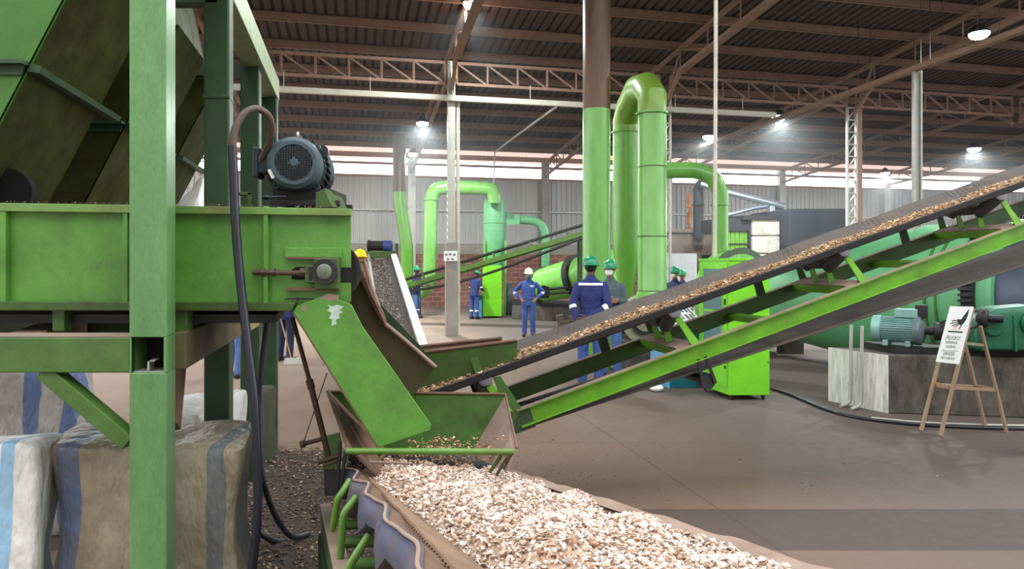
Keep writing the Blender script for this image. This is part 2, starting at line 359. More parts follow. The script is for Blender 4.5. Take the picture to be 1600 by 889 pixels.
def flakes(name, pos, size, mat, parent=None, tilt=0.45, nrm=None, thick=0.09):
    """one mesh of many irregular wood flakes lying at pos (n x 3)"""
    n = len(pos); k = 6
    ang = (np.arange(k)/k*2*np.pi)[None, :]+RNG.uniform(-0.35, 0.35, (n, k))
    rad = RNG.uniform(0.55, 1.0, (n, k)); asp = RNG.uniform(0.45, 0.9, (n, 1))
    sz = (np.asarray(size)*RNG.uniform(0.55, 1.25, n))[:, None]/2
    x = np.cos(ang)*rad*sz; y = np.sin(ang)*rad*sz*asp
    z = (x**2-y**2*0.5)*RNG.uniform(-6, 6, (n, 1))
    th = sz*thick
    loc = np.concatenate([np.stack([x, y, z+th], -1), np.stack([x, y, z-th], -1)], 1)     # n, 12, 3
    yaw = RNG.uniform(0, 2*np.pi, n); ta = RNG.normal(0, tilt, n); tb = RNG.normal(0, tilt, n)
    cy, sy, ca, sa, cb, sb = np.cos(yaw), np.sin(yaw), np.cos(ta), np.sin(ta), np.cos(tb), np.sin(tb)
    Rz = np.zeros((n, 3, 3)); Rz[:, 0, 0] = cy; Rz[:, 0, 1] = -sy; Rz[:, 1, 0] = sy; Rz[:, 1, 1] = cy; Rz[:, 2, 2] = 1
    Rx = np.zeros((n, 3, 3)); Rx[:, 0, 0] = 1; Rx[:, 1, 1] = ca; Rx[:, 1, 2] = -sa; Rx[:, 2, 1] = sa; Rx[:, 2, 2] = ca
    Ry = np.zeros((n, 3, 3)); Ry[:, 1, 1] = 1; Ry[:, 0, 0] = cb; Ry[:, 0, 2] = sb; Ry[:, 2, 0] = -sb; Ry[:, 2, 2] = cb
    R = Ry@Rx@Rz
    if nrm is not None: R = np.asarray(nrm)[None]@R
    vs = np.einsum('nij,nkj->nki', R, loc)+np.asarray(pos)[:, None, :]
    top = np.arange(k); fc = [list(top), list(k+top[::-1])]+[[i, k+i, k+(i+1) % k, (i+1) % k] for i in range(k)]
    flat = np.concatenate([np.array(f) for f in fc]); lens = np.array([len(f) for f in fc])
    loops = (flat[None, :]+(np.arange(n)*2*k)[:, None]).ravel()
    tot = np.tile(lens, n); start = np.concatenate([[0], np.cumsum(tot)[:-1]])
    me = bpy.data.meshes.new(name); me.vertices.add(n*2*k); me.vertices.foreach_set('co', vs.ravel().astype(np.float32))
    me.loops.add(len(loops)); me.loops.foreach_set('vertex_index', loops.astype(np.int32))
    me.polygons.add(len(tot)); me.polygons.foreach_set('loop_start', start.astype(np.int32)); me.polygons.foreach_set('loop_total', tot.astype(np.int32))
    me.update(calc_edges=True); me.validate()
    return link(name, me, mat, parent, smooth=False)
# ------------------------------------------------------------------ the hall
S0, S1, TW = -9.5, 46.0, 12.2
T_ROOF = -11.0
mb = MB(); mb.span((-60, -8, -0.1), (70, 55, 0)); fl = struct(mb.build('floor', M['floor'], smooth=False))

def slab(name, mat, s0, s1, t0, t1, z0, z1, bevel=0):
    mb = MB(); mb.hexa([B(s0, t0, z0), B(s1, t0, z0), B(s1, t1, z0), B(s0, t1, z0)], [B(s0, t0, z1), B(s1, t0, z1), B(s1, t1, z1), B(s0, t1, z1)])
    return struct(mb.build(name, mat, smooth=False, bevel=bevel))
# brick base with UVs in metres
mb = MB(); uvl = mb.bm.loops.layers.uv.new('UVMap')
f = mb.poly([B(S0, TW, 0), B(S1, TW, 0), B(S1, TW, 2.2), B(S0, TW, 2.2)])
for l, uv in zip(f.loops, ((0, 0), (S1-S0, 0), (S1-S0, 2.2), (0, 2.2))): l[uvl].uv = uv
mb.hexa([B(S0, TW+0.01, 0), B(S1, TW+0.01, 0), B(S1, TW+0.2, 0), B(S0, TW+0.2, 0)], [B(S0, TW+0.01, 2.2), B(S1, TW+0.01, 2.2), B(S1, TW+0.2, 2.2), B(S0, TW+0.2, 2.2)])
struct(mb.build('wall_back', M['brick'], smooth=False, fix=False))
slab('trim_back', M['concrete'], S0, S1, TW-0.02, TW+0.2, 2.2, 2.62)
# ribbed sheet above the brick
def ribbed(name, mat, s0, s1, pitch, prof, place):
    """prof: list of (fraction of pitch, height); place(s, h, end) -> point"""
    mb = MB(); ss = []
    n = int((s1-s0)/pitch)
    for i in range(n):
        for fr, h in prof: ss.append((s0+(i+fr)*pitch, h))
    mb.sheet([[place(s, h, 0) for s, h in ss], [place(s, h, 1) for s, h in ss]])
    return struct(mb.build(name, mat, smooth=False))
ribbed('wall_back_sheet', M['sheet'], S0, S1, 0.23, [(0, 0), (0.07, 0.06), (0.24, 0.06), (0.31, 0)],
       lambda s, h, e: B(s, TW+0.1-h, 2.6 if e == 0 else 5.48))
for z, wd in ((4.05, 0.07), (2.66, 0.05), (5.46, 0.09), (5.98, 0.1)):
    slab('trim_girt', M['steel_brown'] if z > 5 else M['galv'], S0, S1, TW-0.06, TW+0.02, z-wd/2, z+wd/2)
# roof sheet, ribs running down the slope
ribbed('ceiling', M['deck'], S0, S1, 0.23, [(0, 0), (0.12, 0.06), (0.26, 0.06), (0.38, 0)],
       lambda s, h, e: B(s, 11.3 if e == 0 else T_ROOF, roof_z(11.3 if e == 0 else T_ROOF)+h))
ribbed('ceiling_eave', M['skylight'], S0, S1, 0.23, [(0, 0), (0.12, 0.06), (0.26, 0.06), (0.38, 0)],
       lambda s, h, e: B(s, 13.4 if e == 0 else 11.3, roof_z(13.4 if e == 0 else 11.3)+h))
for k in range(0, 12):
    t = 12.0-1.6*k
    mb = MB(); z = roof_z(t)-0.01
    mb.channel(B(S0, t, z), B(S1, t, z), 0.2, 0.08, 0.012, (0, 0, 1), V)
    struct(mb.build('ceiling_purlin', M['steel_brown'], smooth=False))

def lattice(mb, a0, a1, b0, b1, n, ch=0.07, web=0.035, diag_only=False, up=(0, 0, 1)):
    """flat truss between chord a0-a1 and chord b0-b1"""
    a0, a1, b0, b1 = map(Vector, (a0, a1, b0, b1))
    mb.beam(a0, a1, ch, ch, up); mb.beam(b0, b1, ch, ch, up)
    for i in range(n+1):
        A = a0.lerp(a1, i/n); Bv = b0.lerp(b1, i/n)
        if not diag_only: mb.beam(A, Bv, web, web, (0.3, 1, 0))
        if i < n: mb.beam(A, b0.lerp(b1, (i+1)/n), web, web, (0.3, 1, 0))
SP = 5.8
for k in range(-2, 8):
    s = SP*k
    # rafter truss from the wall, over the column, on towards the front
    mb = MB()
    tA, tB, tC = TW, 0.0, T_ROOF
    pt = lambda t, dz: B(s, t, roof_z(t)-0.24-dz)
    lattice(mb, pt(tA, 0), pt(0.9, 0), pt(tA, 0.55), pt(0.9, 0.55), 12, 0.09)
    mb.beam(pt(0.9, 0), pt(-0.9, 0), 0.09, 0.09)
    mb.beam(pt(0.9, 0.55), B(s, 0.12, 6.12), 0.08, 0.1); mb.beam(pt(-0.9, 0.55), B(s, -0.12, 6.12), 0.08, 0.1)
    mb.beam(pt(0.9, 0), B(s, 0.12, 6.2), 0.04, 0.04); mb.beam(pt(-0.9, 0), B(s, -0.12, 6.2), 0.04, 0.04)
    lattice(mb, pt(-0.9, 0), pt(tC, 0), pt(-0.9, 0.55), pt(tC, 0.55), 7, 0.1)
    mb.beam(pt(-0.9, 0.6), pt(tC, 0.6), 0.2, 0.05)
    struct(mb.build('roof_beam', M['steel_brown'], smooth=False))
    # longitudinal truss to the next column
    mb = MB(); lattice(mb, B(s+0.15, 0, 6.86), B(s+SP-0.15, 0, 6.86), B(s+0.15, 0, 6.34), B(s+SP-0.15, 0, 6.34), 7, 0.07, 0.045)
    struct(mb.build('roof_beam_truss', M['steel_brown'], smooth=False))
    # wall pilaster
    slab('wall_back_pier', M['galv'] if k != 1 else M['concrete'], s-0.16, s+0.16, TW-0.24, TW-0.02, 0, 6.2)
# columns of the middle row
def column_thing(k):
    s = SP*k
    if k == 0:
        mb = MB(); mb.beam(B(s, 0, 0), B(s, 0, 2.35), 0.29, 0.26, V); o = None
        c = struct(mb.build('pillar', M['concrete'], smooth=False, bevel=0.01))
        mb = MB(); mb.beam(B(s, 0, 2.35), B(s, 0, 6.9), 0.19, 0.16, V)
        for j in range(26): mb.beam(B(s-0.1, -0.09, 2.45+j*0.17), B(s-0.1, 0.09, 2.53+j*0.17), 0.012, 0.02)
        mb.build('shaft', M['galv'], c, smooth=False, bevel=0.006)
        mb = MB(); mb.tube([B(s+0.17, -0.02, 0.02), B(s+0.17, -0.02, 6.0)], 0.05, 12)
        for z in (1.2, 2.6, 3.9, 5.1): mb.tube([B(s+0.17, -0.02, z), B(s+0.17, -0.02, z+0.06)], 0.058, 12)
        mb.build('drain_pipe', M['white_pipe'], c)
    else:
        mb = MB()
        for sx in (-0.15, 0.15): mb.beam(B(s+sx, 0, 0), B(s+sx, 0, 6.3), 0.05, 0.07, V)
        n = 18
        for j in range(n):
            z0, z1 = 0.35*j, 0.35*(j+1)
            mb.beam(B(s-0.15, 0, z0), B(s+0.15, 0, z1), 0.03, 0.03, V)
            mb.beam(B(s-0.15, 0, z1), B(s+0.15, 0, z1), 0.03, 0.03, V)
        c = struct(mb.build('pillar', M['galv'], smooth=False))
        if k == 2:
            mb = MB(); mb.beam(B(s+0.3, 0.1, 0), B(s+0.3, 0.1, 6.3), 0.16, 0.14, V); mb.build('web_plate', M['steel_brown'], c, smooth=False)
for k in (-1, 0, 1, 2): column_thing(k)
mb = MB(); mb.tube([P(869, 167, 18.1), P(800, 217, 23.5), P(773, 238, 26)], 0.035, 10); mb.tube([P(773, 238, 26), P(771, 300, 26), PZ(771, 2.0, 26)], 0.025, 8); o = mb.build('conduit', M['white_pipe']); tag(o, 'thin pale conduit slanting from the cable tray then dropping beside the far cyclone', 'conduit')
# long pale pipe along the column row
mb = MB(); mb.beam(B(-12, -0.2, 5.93), B(9.0, -0.2, 5.93), 0.12, 0.13)
for j in range(-10, 10, 2): mb.beam(B(j, -0.2, 5.99), B(j, -0.2, 6.36), 0.015, 0.015)
tag(mb.build('cable_tray', M['white_pipe'], smooth=False), 'long pale cable tray hung level under the roof truss of the column row', 'cable tray')
# sign plate on the concrete column
mb = MB(); mb.beam(P(693.5, 400, 17.5)+Vector((0, 0, 0)), P(714.5, 400, 17.5), 0.02, 0.25); pl = mb.build('safety_sign', M['white'], smooth=False)
tag(pl, 'small white sign with five round pictograms on the concrete column', 'sign')
for px, py in ((697.5, 398), (703.5, 397.5), (710, 398), (700, 405), (707, 405)):
    mb = MB(); c = P(px, py-0.5, 17.488); mb.cyl(c, c+Vector((0, -0.006, 0)), 0.032, n=16); mb.build('pictogram', M['grey_ink'], pl)
    mb = MB(); c = c+Vector((0.006, -0.006, 0.012)); mb.cyl(c, c+Vector((0, -0.004, 0)), 0.012, n=10); mb.build('pictogram', M['white'], pl)

# suspended cable tray at the right with its drop post
a, b_ = P(1640, 30.5, 12.36*365/379.5), P(1040, 250, 28.0)
b_.z = a.z = 5.94
mb = MB(); mb.beam(a, b_, 0.16, 0.1)
tr = tag(mb.build('cable_tray', M['steel_brown'], smooth=False), 'brown steel cable tray crossing high at right on hanger rods', 'cable tray')
for px in (1560, 1524, 1447, 1432, 1468, 1350, 1208, 1330):
    k = (px-550)/(1600-550); d = 12.36*365/(365*k) if k > 0 else 20
    p = Vector(((px-800)*d/F, d, 5.98)); e = (b_-a).normalized()
    q = a+e*((p-a).dot(e)); t = (q-C0).dot(V)
    mb = MB(); mb.cyl((q.x, q.y, 5.98), (q.x, q.y, roof_z(max(t, T_ROOF))-0.02), 0.006, n=6); mb.build('hanger_rod', M['dark'], tr)
q = P(1433, 400, 14.9)
mb = MB()
for dx in (-0.075, 0.075): mb.beam((q.x+dx, q.y, 0), (q.x+dx, q.y, 5.9), 0.035, 0.08, (0, 1, 0))
mb.beam((q.x, q.y+0.03, 0), (q.x, q.y+0.03, 5.9), 0.13, 0.012, (0, 1, 0))
tag(mb.build('steel_post', M['galv'], smooth=False), 'slim pale channel post holding up the high brown cable tray', 'post')
# vertical conduit into the lime cabinet
mb = MB(); mb.cyl(P(1117, 402, 9.75), P(1120, -330, 9.75), 0.027, n=12)
cd = mb.build('conduit', M['white_pipe']); tag(cd, 'thin pale vertical conduit rising from the top of the lime cabinet', 'conduit')

def lamp(px, py, d, label, r=0.2, k=1.0):
    p = P(px, py, d); t = (p-C0).dot(V); zr = roof_z(max(t, T_ROOF))-0.02
    g = thing('high_bay_lamp', label, 'lamp', p, 'high bay lamps under the roof')
    mb = MB(); mb.tube([p+Vector((0, 0, h)) for h in (0.0, 0.05, 0.09, 0.16, 0.2)], [r*1.05, r, r*0.7, r*0.55, r*0.2], 24); mb.build('housing', M['dark'], g)
    mb = MB(); mb.tube([p+Vector((0, 0, -r*h)) for h in (0.62, 0.58, 0.45, 0.25, 0.0)], [r*k for k in (0.2, 0.5, 0.78, 0.95, 1.0)], 24); mb.build('diffuser', M['lamp'], g)
    mb = MB(); mb.cyl(p+Vector((0, 0, 0.19)), (p.x, p.y, zr), 0.005, n=6); mb.build('hanger_rod', M['dark'], g)
    L = bpy.data.lights.new('lamp_light', 'AREA'); L.shape = 'DISK'; L.size = r*1.9; L.energy = LAMP_W*k; L.color = (0.93, 1, 0.98)
    lo = bpy.data.objects.new('lamp_light', L); COL.objects.link(lo); lo.location = p+Vector((0, 0, -r*0.7)); adopt(lo, g)
    lo.matrix_parent_inverse = Matrix.Translation(-g.location)
lamp(738, 5, 15.3, 'high bay lamp glowing at the top edge beside the column truss', 0.2)
lamp(1530, 52, 15.0, 'brightest high bay lamp above the cable tray at upper right', 0.2)
lamp(660, 192, 20.9, 'high bay lamp just left of the concrete column below the cable tray', 0.18)
lamp(645, 240, 26.0, 'high bay lamp against the bright window beside the brown flue', 0.18, 0.3)
lamp(1107, 213, 24.3, 'high bay lamp beside the thin vertical conduit', 0.2)
lamp(1522, 232, 25.6, 'high bay lamp low over the rising belt at far right', 0.22)
lamp(1217, 182, 20.5, 'high bay lamp tucked beside the far run of the brown cable tray', 0.2)
lamp(1383, 270, 27.5, 'small high bay lamp in front of the window behind the lattice column', 0.16)
mb = MB(); mb.span((-60, -5.4, 0), (60, -5.2, 9.5)); struct(mb.build('wall_front', M['sheet'], smooth=False))

mb = MB(); mb.prism([P(709.5, 76, 17.35), P(715.5, 78, 17.35), P(715, 100, 17.35), P(710, 99, 17.35)], (0, 0.02, 0)); mb.prism([P(711, 98, 17.36), P(714, 98, 17.36), P(714, 122, 17.36), P(711, 122, 17.36)], (0, 0.012, 0)); tag(mb.build('marker_plate', M['orange'], smooth=False), 'small orange marker plate high on the head of the concrete column', 'marker')
# ------------------------------------------------------------------ left: support frame
Y1, Y2, Y3, Y4 = 2.95, 4.25, 5.9, 7.0
PW = 0.155
fr = thing('support_frame', 'green steel support frame of square posts and beams under the hoppers', 'machine frame', (-1.6, 3.0, 0))
x1 = (202-800)*Y1/F
def post(px, Y, w_, z0, z1, mat, name='post'):
    x = (px-800)*Y/F; mb = MB(); mb.prism([(x, Y, z0), (x+w_, Y, z0), (x+w_, Y, z1), (x, Y, z1)], REC*w_); return mb.build(name, mat, fr, smooth=False, bevel=0.012)
zb0, zb1 = 1.386, 1.536
def pbox(mb, xa, xb, ya, yb, z0, z1):     # a box whose sides run back along the frame
    q = lambda z: [Vector((xa, Y1, z))+REC*(ya-Y1), Vector((xb, Y1, z))+REC*(ya-Y1), Vector((xb, Y1, z))+REC*(yb-Y1), Vector((xa, Y1, z))+REC*(yb-Y1)]
    mb.hexa(q(z0), q(z1))
mb = MB(); pbox(mb, x1, x1+PW, Y1, Y1+PW, 0, zb0); pbox(mb, x1, x1+PW, Y1, Y1+PW, zb1, 3.7)
pbox(mb, x1+PW-0.012, x1+PW, Y1, Y1+PW, zb0, zb1); pbox(mb, x1, x1+0.008, Y1, Y1+PW, zb0, zb1); pbox(mb, x1, x1+PW, Y1+PW-0.01, Y1+PW, zb0, zb1)
p0 = mb.build('post', M['post'], fr, smooth=False, bevel=0.006)
mb = MB(); pbox(mb, x1+0.008, x1+PW-0.012, Y1+0.02, Y1+PW-0.012, zb0, zb0+0.004); pbox(mb, x1+0.07, x1+0.078, Y1+0.02, Y1+0.1, zb0, zb0+0.05); pbox(mb, x1+0.07, x1+0.1, Y1+0.02, Y1+0.1, zb0+0.046, zb0+0.05)
mb.build('bent_plate', M['galv'], p0, smooth=False)
mb = MB(); pbox(mb, x1+0.009, x1+PW-0.013, Y1+PW-0.014, Y1+PW-0.0105, zb0+0.004, zb1); pbox(mb, x1+0.0085, x1+0.0095, Y1+0.012, Y1+PW-0.014, zb0+0.004, zb1); mb.build('socket', M['hole'], p0, smooth=False)
post(318, Y2, 0.155, 0, 3.9, M['dark_green']); post(375, Y3, 0.16, 0, 3.62, M['dark_green']); post(408, Y4, 0.155, 0, 3.5, M['dark_green'])
# weld seam on the second post
x2 = (318-800)*Y2/F
mb = MB(); mb.prism([(x2-0.004, Y2-0.005, 2.84), (x2+0.159, Y2-0.005, 2.84), (x2+0.159, Y2-0.005, 2.862), (x2-0.004, Y2-0.005, 2.862)], REC*0.165); mb.build('weld_band', M['dark_green'], fr, bevel=0.004)
# top rail running back
def along(px, Y, Yb, off=0.0):
    x = (px-800)*Y/F+off; return (lambda yy, z: Vector((x-0.2273*(yy-Y), yy, z)))
L4 = along(408, Y4, Y4, 0.0)
mb = MB(); a = L4(2.2, 3.6); b_ = L4(Y4+0.16, 3.6)
mb.beam(a+Vector((0.08, 0, 0)), b_+Vector((0.08, 0, 0)), 0.16, 0.21); mb.build('top_rail', surf('rail_green', (138, 156, 112), 0.5, dirt=0.3, dirt_rgb=(92, 92, 60)), fr, smooth=False, bevel=0.006)
for Y in (4.3, 5.95):
    mb = MB(); mb.beam(L4(Y, 3.47)+Vector((-0.7, 0, 0)), L4(Y, 3.47)+Vector((0.1, 0, 0)), 0.1, 0.1); mb.build('cross_rail', M['dark_green'], fr, smooth=False)
# box added above the frame to shade the chutes and post
so = thing('storage_hopper', 'big green storage hopper carried on top of the support frame above the chutes', 'hopper', (-3.2, 5, 3.7))
mb = MB(); mb.loft([[Vector((-5.0, 3.0, 3.72)), Vector((-1.95, 3.0, 3.72)), Vector((-3.1, 7.2, 3.72)), Vector((-5.8, 7.2, 3.72))], [Vector((-5.0, 2.8, 4.5)), Vector((-1.85, 2.8, 4.5)), Vector((-3.2, 7.0, 4.5)), Vector((-5.8, 7.0, 4.5))]]); mb.build('body', M['sooty'], so, smooth=False)
mb = MB()
mb.tube([Vector((-5.0, 2.78, 4.5)), Vector((-1.83, 2.78, 4.5)), Vector((-3.18, 7.02, 4.5))], 0.05, 8); mb.build('rim', M['frame'], so)
# low side rail running back
M['side_rail'] = surf('rusty_rail', (92, 84, 50), 0.6, var=0.25, dirt=0.65, dirt_rgb=(96, 70, 50), grain=0.2)
mb = MB(); a = Vector((x1+PW-0.015, Y1+PW, 1.46)); b_ = Vector(((412-800)*7.0/F, 7.1, 1.46))
b_.x = -2.32
mb.beam(a, b_, 0.05, 0.165); mb.build('side_rail', M['side_rail'], fr, smooth=False, bevel=0.006)
mb = MB(); c = a.lerp(b_, 0.42); c2 = a.lerp(b_, 0.55); mb.beam(c+Vector((0, 0, 0.0)), c2, 0.06, 0.172); mb.build('rail_sleeve', surf('bare_rail', (140, 116, 76), 0.6, dirt=0.3), fr, smooth=False)
# front beams and the left return
mb = MB(); mb.span((-3.6, Y1+0.005, 1.386), (x1, Y1+0.15, 1.536)); mb.build('front_beam', M['frame'], fr, smooth=False, bevel=0.006)
mb = MB(); mb.span((-3.6, Y1+0.007, 1.536), (x1, Y1+0.15, 1.541)); mb.build('dust_layer', M['dust'], fr, smooth=False)
mb = MB(); mb.span((-4.0, 4.22, 1.386), (x2, 4.36, 1.536)); mb.build('rear_beam', M['dark_green'], fr, smooth=False, bevel=0.006)
mb = MB(); mb.beam((-2.15, 3.1, 1.461), (-2.62, 4.22, 1.461), 0.14, 0.15); mb.build('tie_beam', M['dust_brown'], fr, smooth=False, bevel=0.004)
# braces
mb = MB(); a = P(72, 578, Y1+0.05); b_ = P(205, 690, Y1+0.05); mb.beam(a, b_, 0.07, 0.07, (0, 1, 0)); mb.build('brace', M['frame'], fr, smooth=False, bevel=0.004)
mb = MB(); mb.beam(P(281, 568, 3.4), P(271, 668, 3.13), 0.05, 0.05, (1, 0, 0)); mb.build('brace', M['dust_brown'], fr, smooth=False, bevel=0.004)
mb = MB(); mb.beam(P(332, 535, 4.75), P(350, 622, 4.36), 0.07, 0.06, (1, 0, 0)); mb.build('brace', M['dark_green'], fr, smooth=False, bevel=0.004)
mb = MB(); mb.beam(P(386, 515, 6.3), P(394, 600, 5.98), 0.07, 0.06, (1, 0, 0)); mb.build('brace', M['frame'], fr, smooth=False, bevel=0.004)

# ------------------------------------------------------------------ collecting trough with its head pulley and bearing
TY = 3.2
tro = thing('conveyor_trough', 'long green flanged trough with a take-up bearing at its open end', 'trough', P(300, 485, TY))
z_hi = lambda px: CZ-(318+0.0219*px-HY)*TY/F
Xp = lambda px: (px-800)*TY/F
zlo = CZ-(486-HY)*TY/F
def plate(mb, pts, Y, th=0.01):           # flat plate in the plane Y from pixel corners
    mb.prism([P(px, py, Y) for px, py in pts], (0, th, 0))
mb = MB(); plate(mb, [(-160, 320), (548, 332), (548, 418), (500, 418), (500, 442), (548, 442), (548, 470), (540, 486), (-160, 484)], TY, 0.008)
mb.build('side_panel', M['green'], tro, smooth=False)
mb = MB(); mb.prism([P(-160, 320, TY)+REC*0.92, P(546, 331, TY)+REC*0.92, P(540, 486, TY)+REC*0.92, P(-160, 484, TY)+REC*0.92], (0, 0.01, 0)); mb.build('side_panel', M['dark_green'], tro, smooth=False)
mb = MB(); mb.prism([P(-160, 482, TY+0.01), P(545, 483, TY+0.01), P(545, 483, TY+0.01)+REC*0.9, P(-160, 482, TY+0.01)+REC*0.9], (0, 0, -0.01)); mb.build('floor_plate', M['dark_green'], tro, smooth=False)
mb = MB(); mb.prism([P(-160, 314, TY-0.035), P(548, 326, TY-0.035), P(548, 337, TY-0.035), P(-160, 328, TY-0.035)], (0, 0.035, 0)); mb.build('top_flange', surf('flange_green', (104, 142, 70), 0.5, dirt=0.5, dirt_rgb=(110, 84, 56)), tro, smooth=False, bevel=0.003)
mb = MB(); mb.prism([P(-160, 470, TY-0.04), P(462, 473, TY-0.04), P(455, 486, TY-0.04), P(-160, 484.5, TY-0.04)], (0, 0.04, 0)); mb.build('bottom_flange', M['olive'], tro, smooth=False, bevel=0.003)
for px0, px1 in ((-2, 9), (192, 199), (411, 418)):
    mb = MB(); mb.prism([P(px0, 322, TY-0.03), P(px1, 322, TY-0.03), P(px1, 474, TY-0.03), P(px0, 474, TY-0.03)], (0, 0.03, 0)); mb.build('stiffener', M['green'], tro, smooth=False, bevel=0.003)
for px in (282, 90):
    mb = MB(); mb.span((Xp(px)-0.025, TY, 1.536), (Xp(px)+0.03, TY+0.06, zlo+0.01)); mb.build('packing_block', M['frame'], tro, smooth=False, bevel=0.004)
# black plate added to darken the bright gap under the trough
mb = MB(); mb.hexa([Vector((-3.6, TY+0.05, 1.57)), Vector((Xp(425), TY+0.05, 1.57)), Vector((Xp(425)-0.2, TY+0.9, 1.57)), Vector((-3.8, TY+0.9, 1.57))], [Vector((-3.6, TY+0.05, 1.61)), Vector((Xp(425), TY+0.05, 1.61)), Vector((Xp(425)-0.2, TY+0.9, 1.61)), Vector((-3.8, TY+0.9, 1.61))]); mb.build('return_belt', M['black'], tro, smooth=False)  # added black plate to darken the gap, not a belt strand
# head pulley
pc = P(514, 424, TY)
mb = MB(); mb.cyl(pc+Vector((0, 0.05, 0)), pc+REC*0.86, 0.135, n=40); pu = mb.build('head_pulley', M['black'], tro)
mb = MB(); mb.ring(pc+Vector((0, 0.045, 0)), (0, 1, 0), 0.118, 0.136, 0.02, 40); mb.build('pulley_rim', M['dark'], pu)
mb = MB(); mb.cyl(pc+Vector((0, -0.07, 0)), pc+Vector((0, 0.2, 0)), 0.03, n=20); mb.build('shaft', M['dark'], pu)
# bearing block, take-up screw, rails
bg_ = lambda px, py, dy=0: P(px, py, TY-dy)
mb = MB(); mb.prism([bg_(490, 403, 0.05), bg_(528, 403, 0.05), bg_(529, 452, 0.05), bg_(492, 452, 0.05), bg_(492, 442, 0.05), bg_(476, 442, 0.05), bg_(476, 414, 0.05), bg_(490, 414, 0.05)], (0, 0.046, 0)); be = mb.build('bearing_block', M['olive'], tro, smooth=False, bevel=0.004)
mb = MB(); mb.ring(pc+Vector((-0.003, -0.055, 0)), (0, 1, 0), 0.034, 0.056, 0.03, 32); mb.build('bearing_ring', M['dark'], be)
mb = MB(); mb.tube([pc+Vector((-0.003, -0.04, 0)), pc+Vector((-0.003, -0.072, 0)), pc+Vector((-0.003, -0.076, 0))], [0.034, 0.034, 0.028], 28); mb.cyl(pc+Vector((-0.003, -0.076, 0)), pc+Vector((-0.003, -0.08, 0)), 0.008, n=10); mb.build('bearing_cap', surf('bearing_cap', (104, 116, 98), 0.45, metal=0.2, dirt=0.3), be)
mb = MB(); mb.cyl(bg_(395, 425, 0.03), bg_(478, 427, 0.03), 0.0125, n=14)
for px, r_, l_ in ((396, 0.016, 8), (409, 0.02, 6), (424, 0.02, 6), (470, 0.022, 12)): mb.cyl(bg_(px, 425.5, 0.03), bg_(px+l_, 425.6, 0.03), r_, n=6)
mb.build('take_up_screw', M['rod'], be, smooth=False)
mb = MB(); mb.span(bg_(482, 438, 0.052), bg_(489, 417, 0.04)); mb.build('screw_nut', M['dark'], be, smooth=False)
mb = MB(); plate(mb, [(456, 436), (462, 437), (476, 437), (476, 417), (462, 417), (456, 421)], TY-0.004, 0.003); mb.build('slot', M['hole'], be, smooth=False)
mb = MB(); mb.prism([bg_(445, 387, 0.012), bg_(533, 387, 0.012), bg_(533, 403, 0.012), bg_(445, 402, 0.012)], (0, 0.012, 0)); mb.build('guide_plate', M['green'], tro, smooth=False, bevel=0.002)
for y0, y1 in ((401, 404), (449, 453.5)):
    mb = MB(); mb.prism([bg_(445, y0, 0.03), bg_(530, y0+1, 0.03), bg_(530, y1+1, 0.03), bg_(445, y1, 0.03)], (0, 0.03, 0)); mb.build('guide_rail', M['dust_brown'], tro, smooth=False)
mb = MB(); mb.cyl(bg_(445, 467, 0.012), bg_(492, 467, 0.012), 0.003, n=8); mb.span(bg_(463, 469.5, 0.016), bg_(466, 464.5, 0.008)); mb.build('latch_rod', M['dark'], tro, smooth=False)
mb = MB()
flakes('crumbs', np.array([[Xp(px), TY+random.uniform(-0.03, 0.0), CZ-(315+0.0169*px-HY)*TY/F+0.0] for px in RNG.uniform(-100, 545, 160)]), 0.008, M['chips_tan'], tro)['kind'] = 'stuff'; mb.bm.free()

# ------------------------------------------------------------------ inclined chutes above the trough
def chute(Y, depth, label, mats, flange=True):
    k = Y/3.25
    base = lambda px, py: Vector(((px-800)*3.25/F, 3.25, CZ-(py-HY)*3.25/F))
    mv = REC*(Y-3.25)
    q = lambda px, py: base(px, py)+mv
    g = thing('inclined_chute', label, 'chute', q(-40, 318), 'inclined chutes above the trough')
    pts = [q(163, -120), q(-64, 312), q(-520, 312), q(-300, -120)]
    mb = MB(); mb.prism(pts, (0, 0.012, 0)); mb.build('front_plate', mats[0], g, smooth=False)
    mb = MB(); mb.hexa([pts[0], pts[1], pts[1]+Vector((-0.012, 0, -0.006)), pts[0]+Vector((-0.012, 0, -0.006))], [p+REC*depth for p in (pts[0], pts[1])]+[p+REC*depth+Vector((-0.012, 0, -0.006)) for p in (pts[1], pts[0])]); mb.build('under_plate', mats[1], g, smooth=False)
    mb = MB(); mb.prism([p+REC*depth for p in pts], (0, 0.012, 0)); mb.build('back_plate', mats[1], g, smooth=False)
    if flange:
        mb = MB(); mb.hexa([q(-300, 97), q(45, 97), q(45, 103), q(-300, 103)], [p+Vector((0, -0.05, 0)) for p in (q(-300, 97), q(45, 97), q(45, 103), q(-300, 103))])
        mb.hexa([q(-300, 103), q(40, 103), q(36, 118), q(-300, 118)], [p+Vector((0, -0.012, 0)) for p in (q(-300, 103), q(40, 103), q(36, 118), q(-300, 118))])
        a = q(44, 97); b_ = q(44, 97)+REC*(depth+0.25)
        mb.hexa([a, a+Vector((0.06, 0, -0.02)), a+Vector((0.05, 0, -0.05)), a+Vector((-0.02, 0, -0.04))], [b_, b_+Vector((0.06, 0, -0.02)), b_+Vector((0.05, 0, -0.05)), b_+Vector((-0.02, 0, -0.04))])
        mb.build('flange', M['dark_green'], g, smooth=False)
    return g
chute(3.25, 0.88, 'bright green front chute slanting down into the trough left of the post', (M['chute'], M['sooty']))
chute(4.64, 0.8, 'dark green second chute behind the front chute and first post', (M['sooty'], M['sooty']))
chute(6.0, 0.75, 'olive rear chute seen between the first two frame posts', (M['sooty'], M['sooty']))
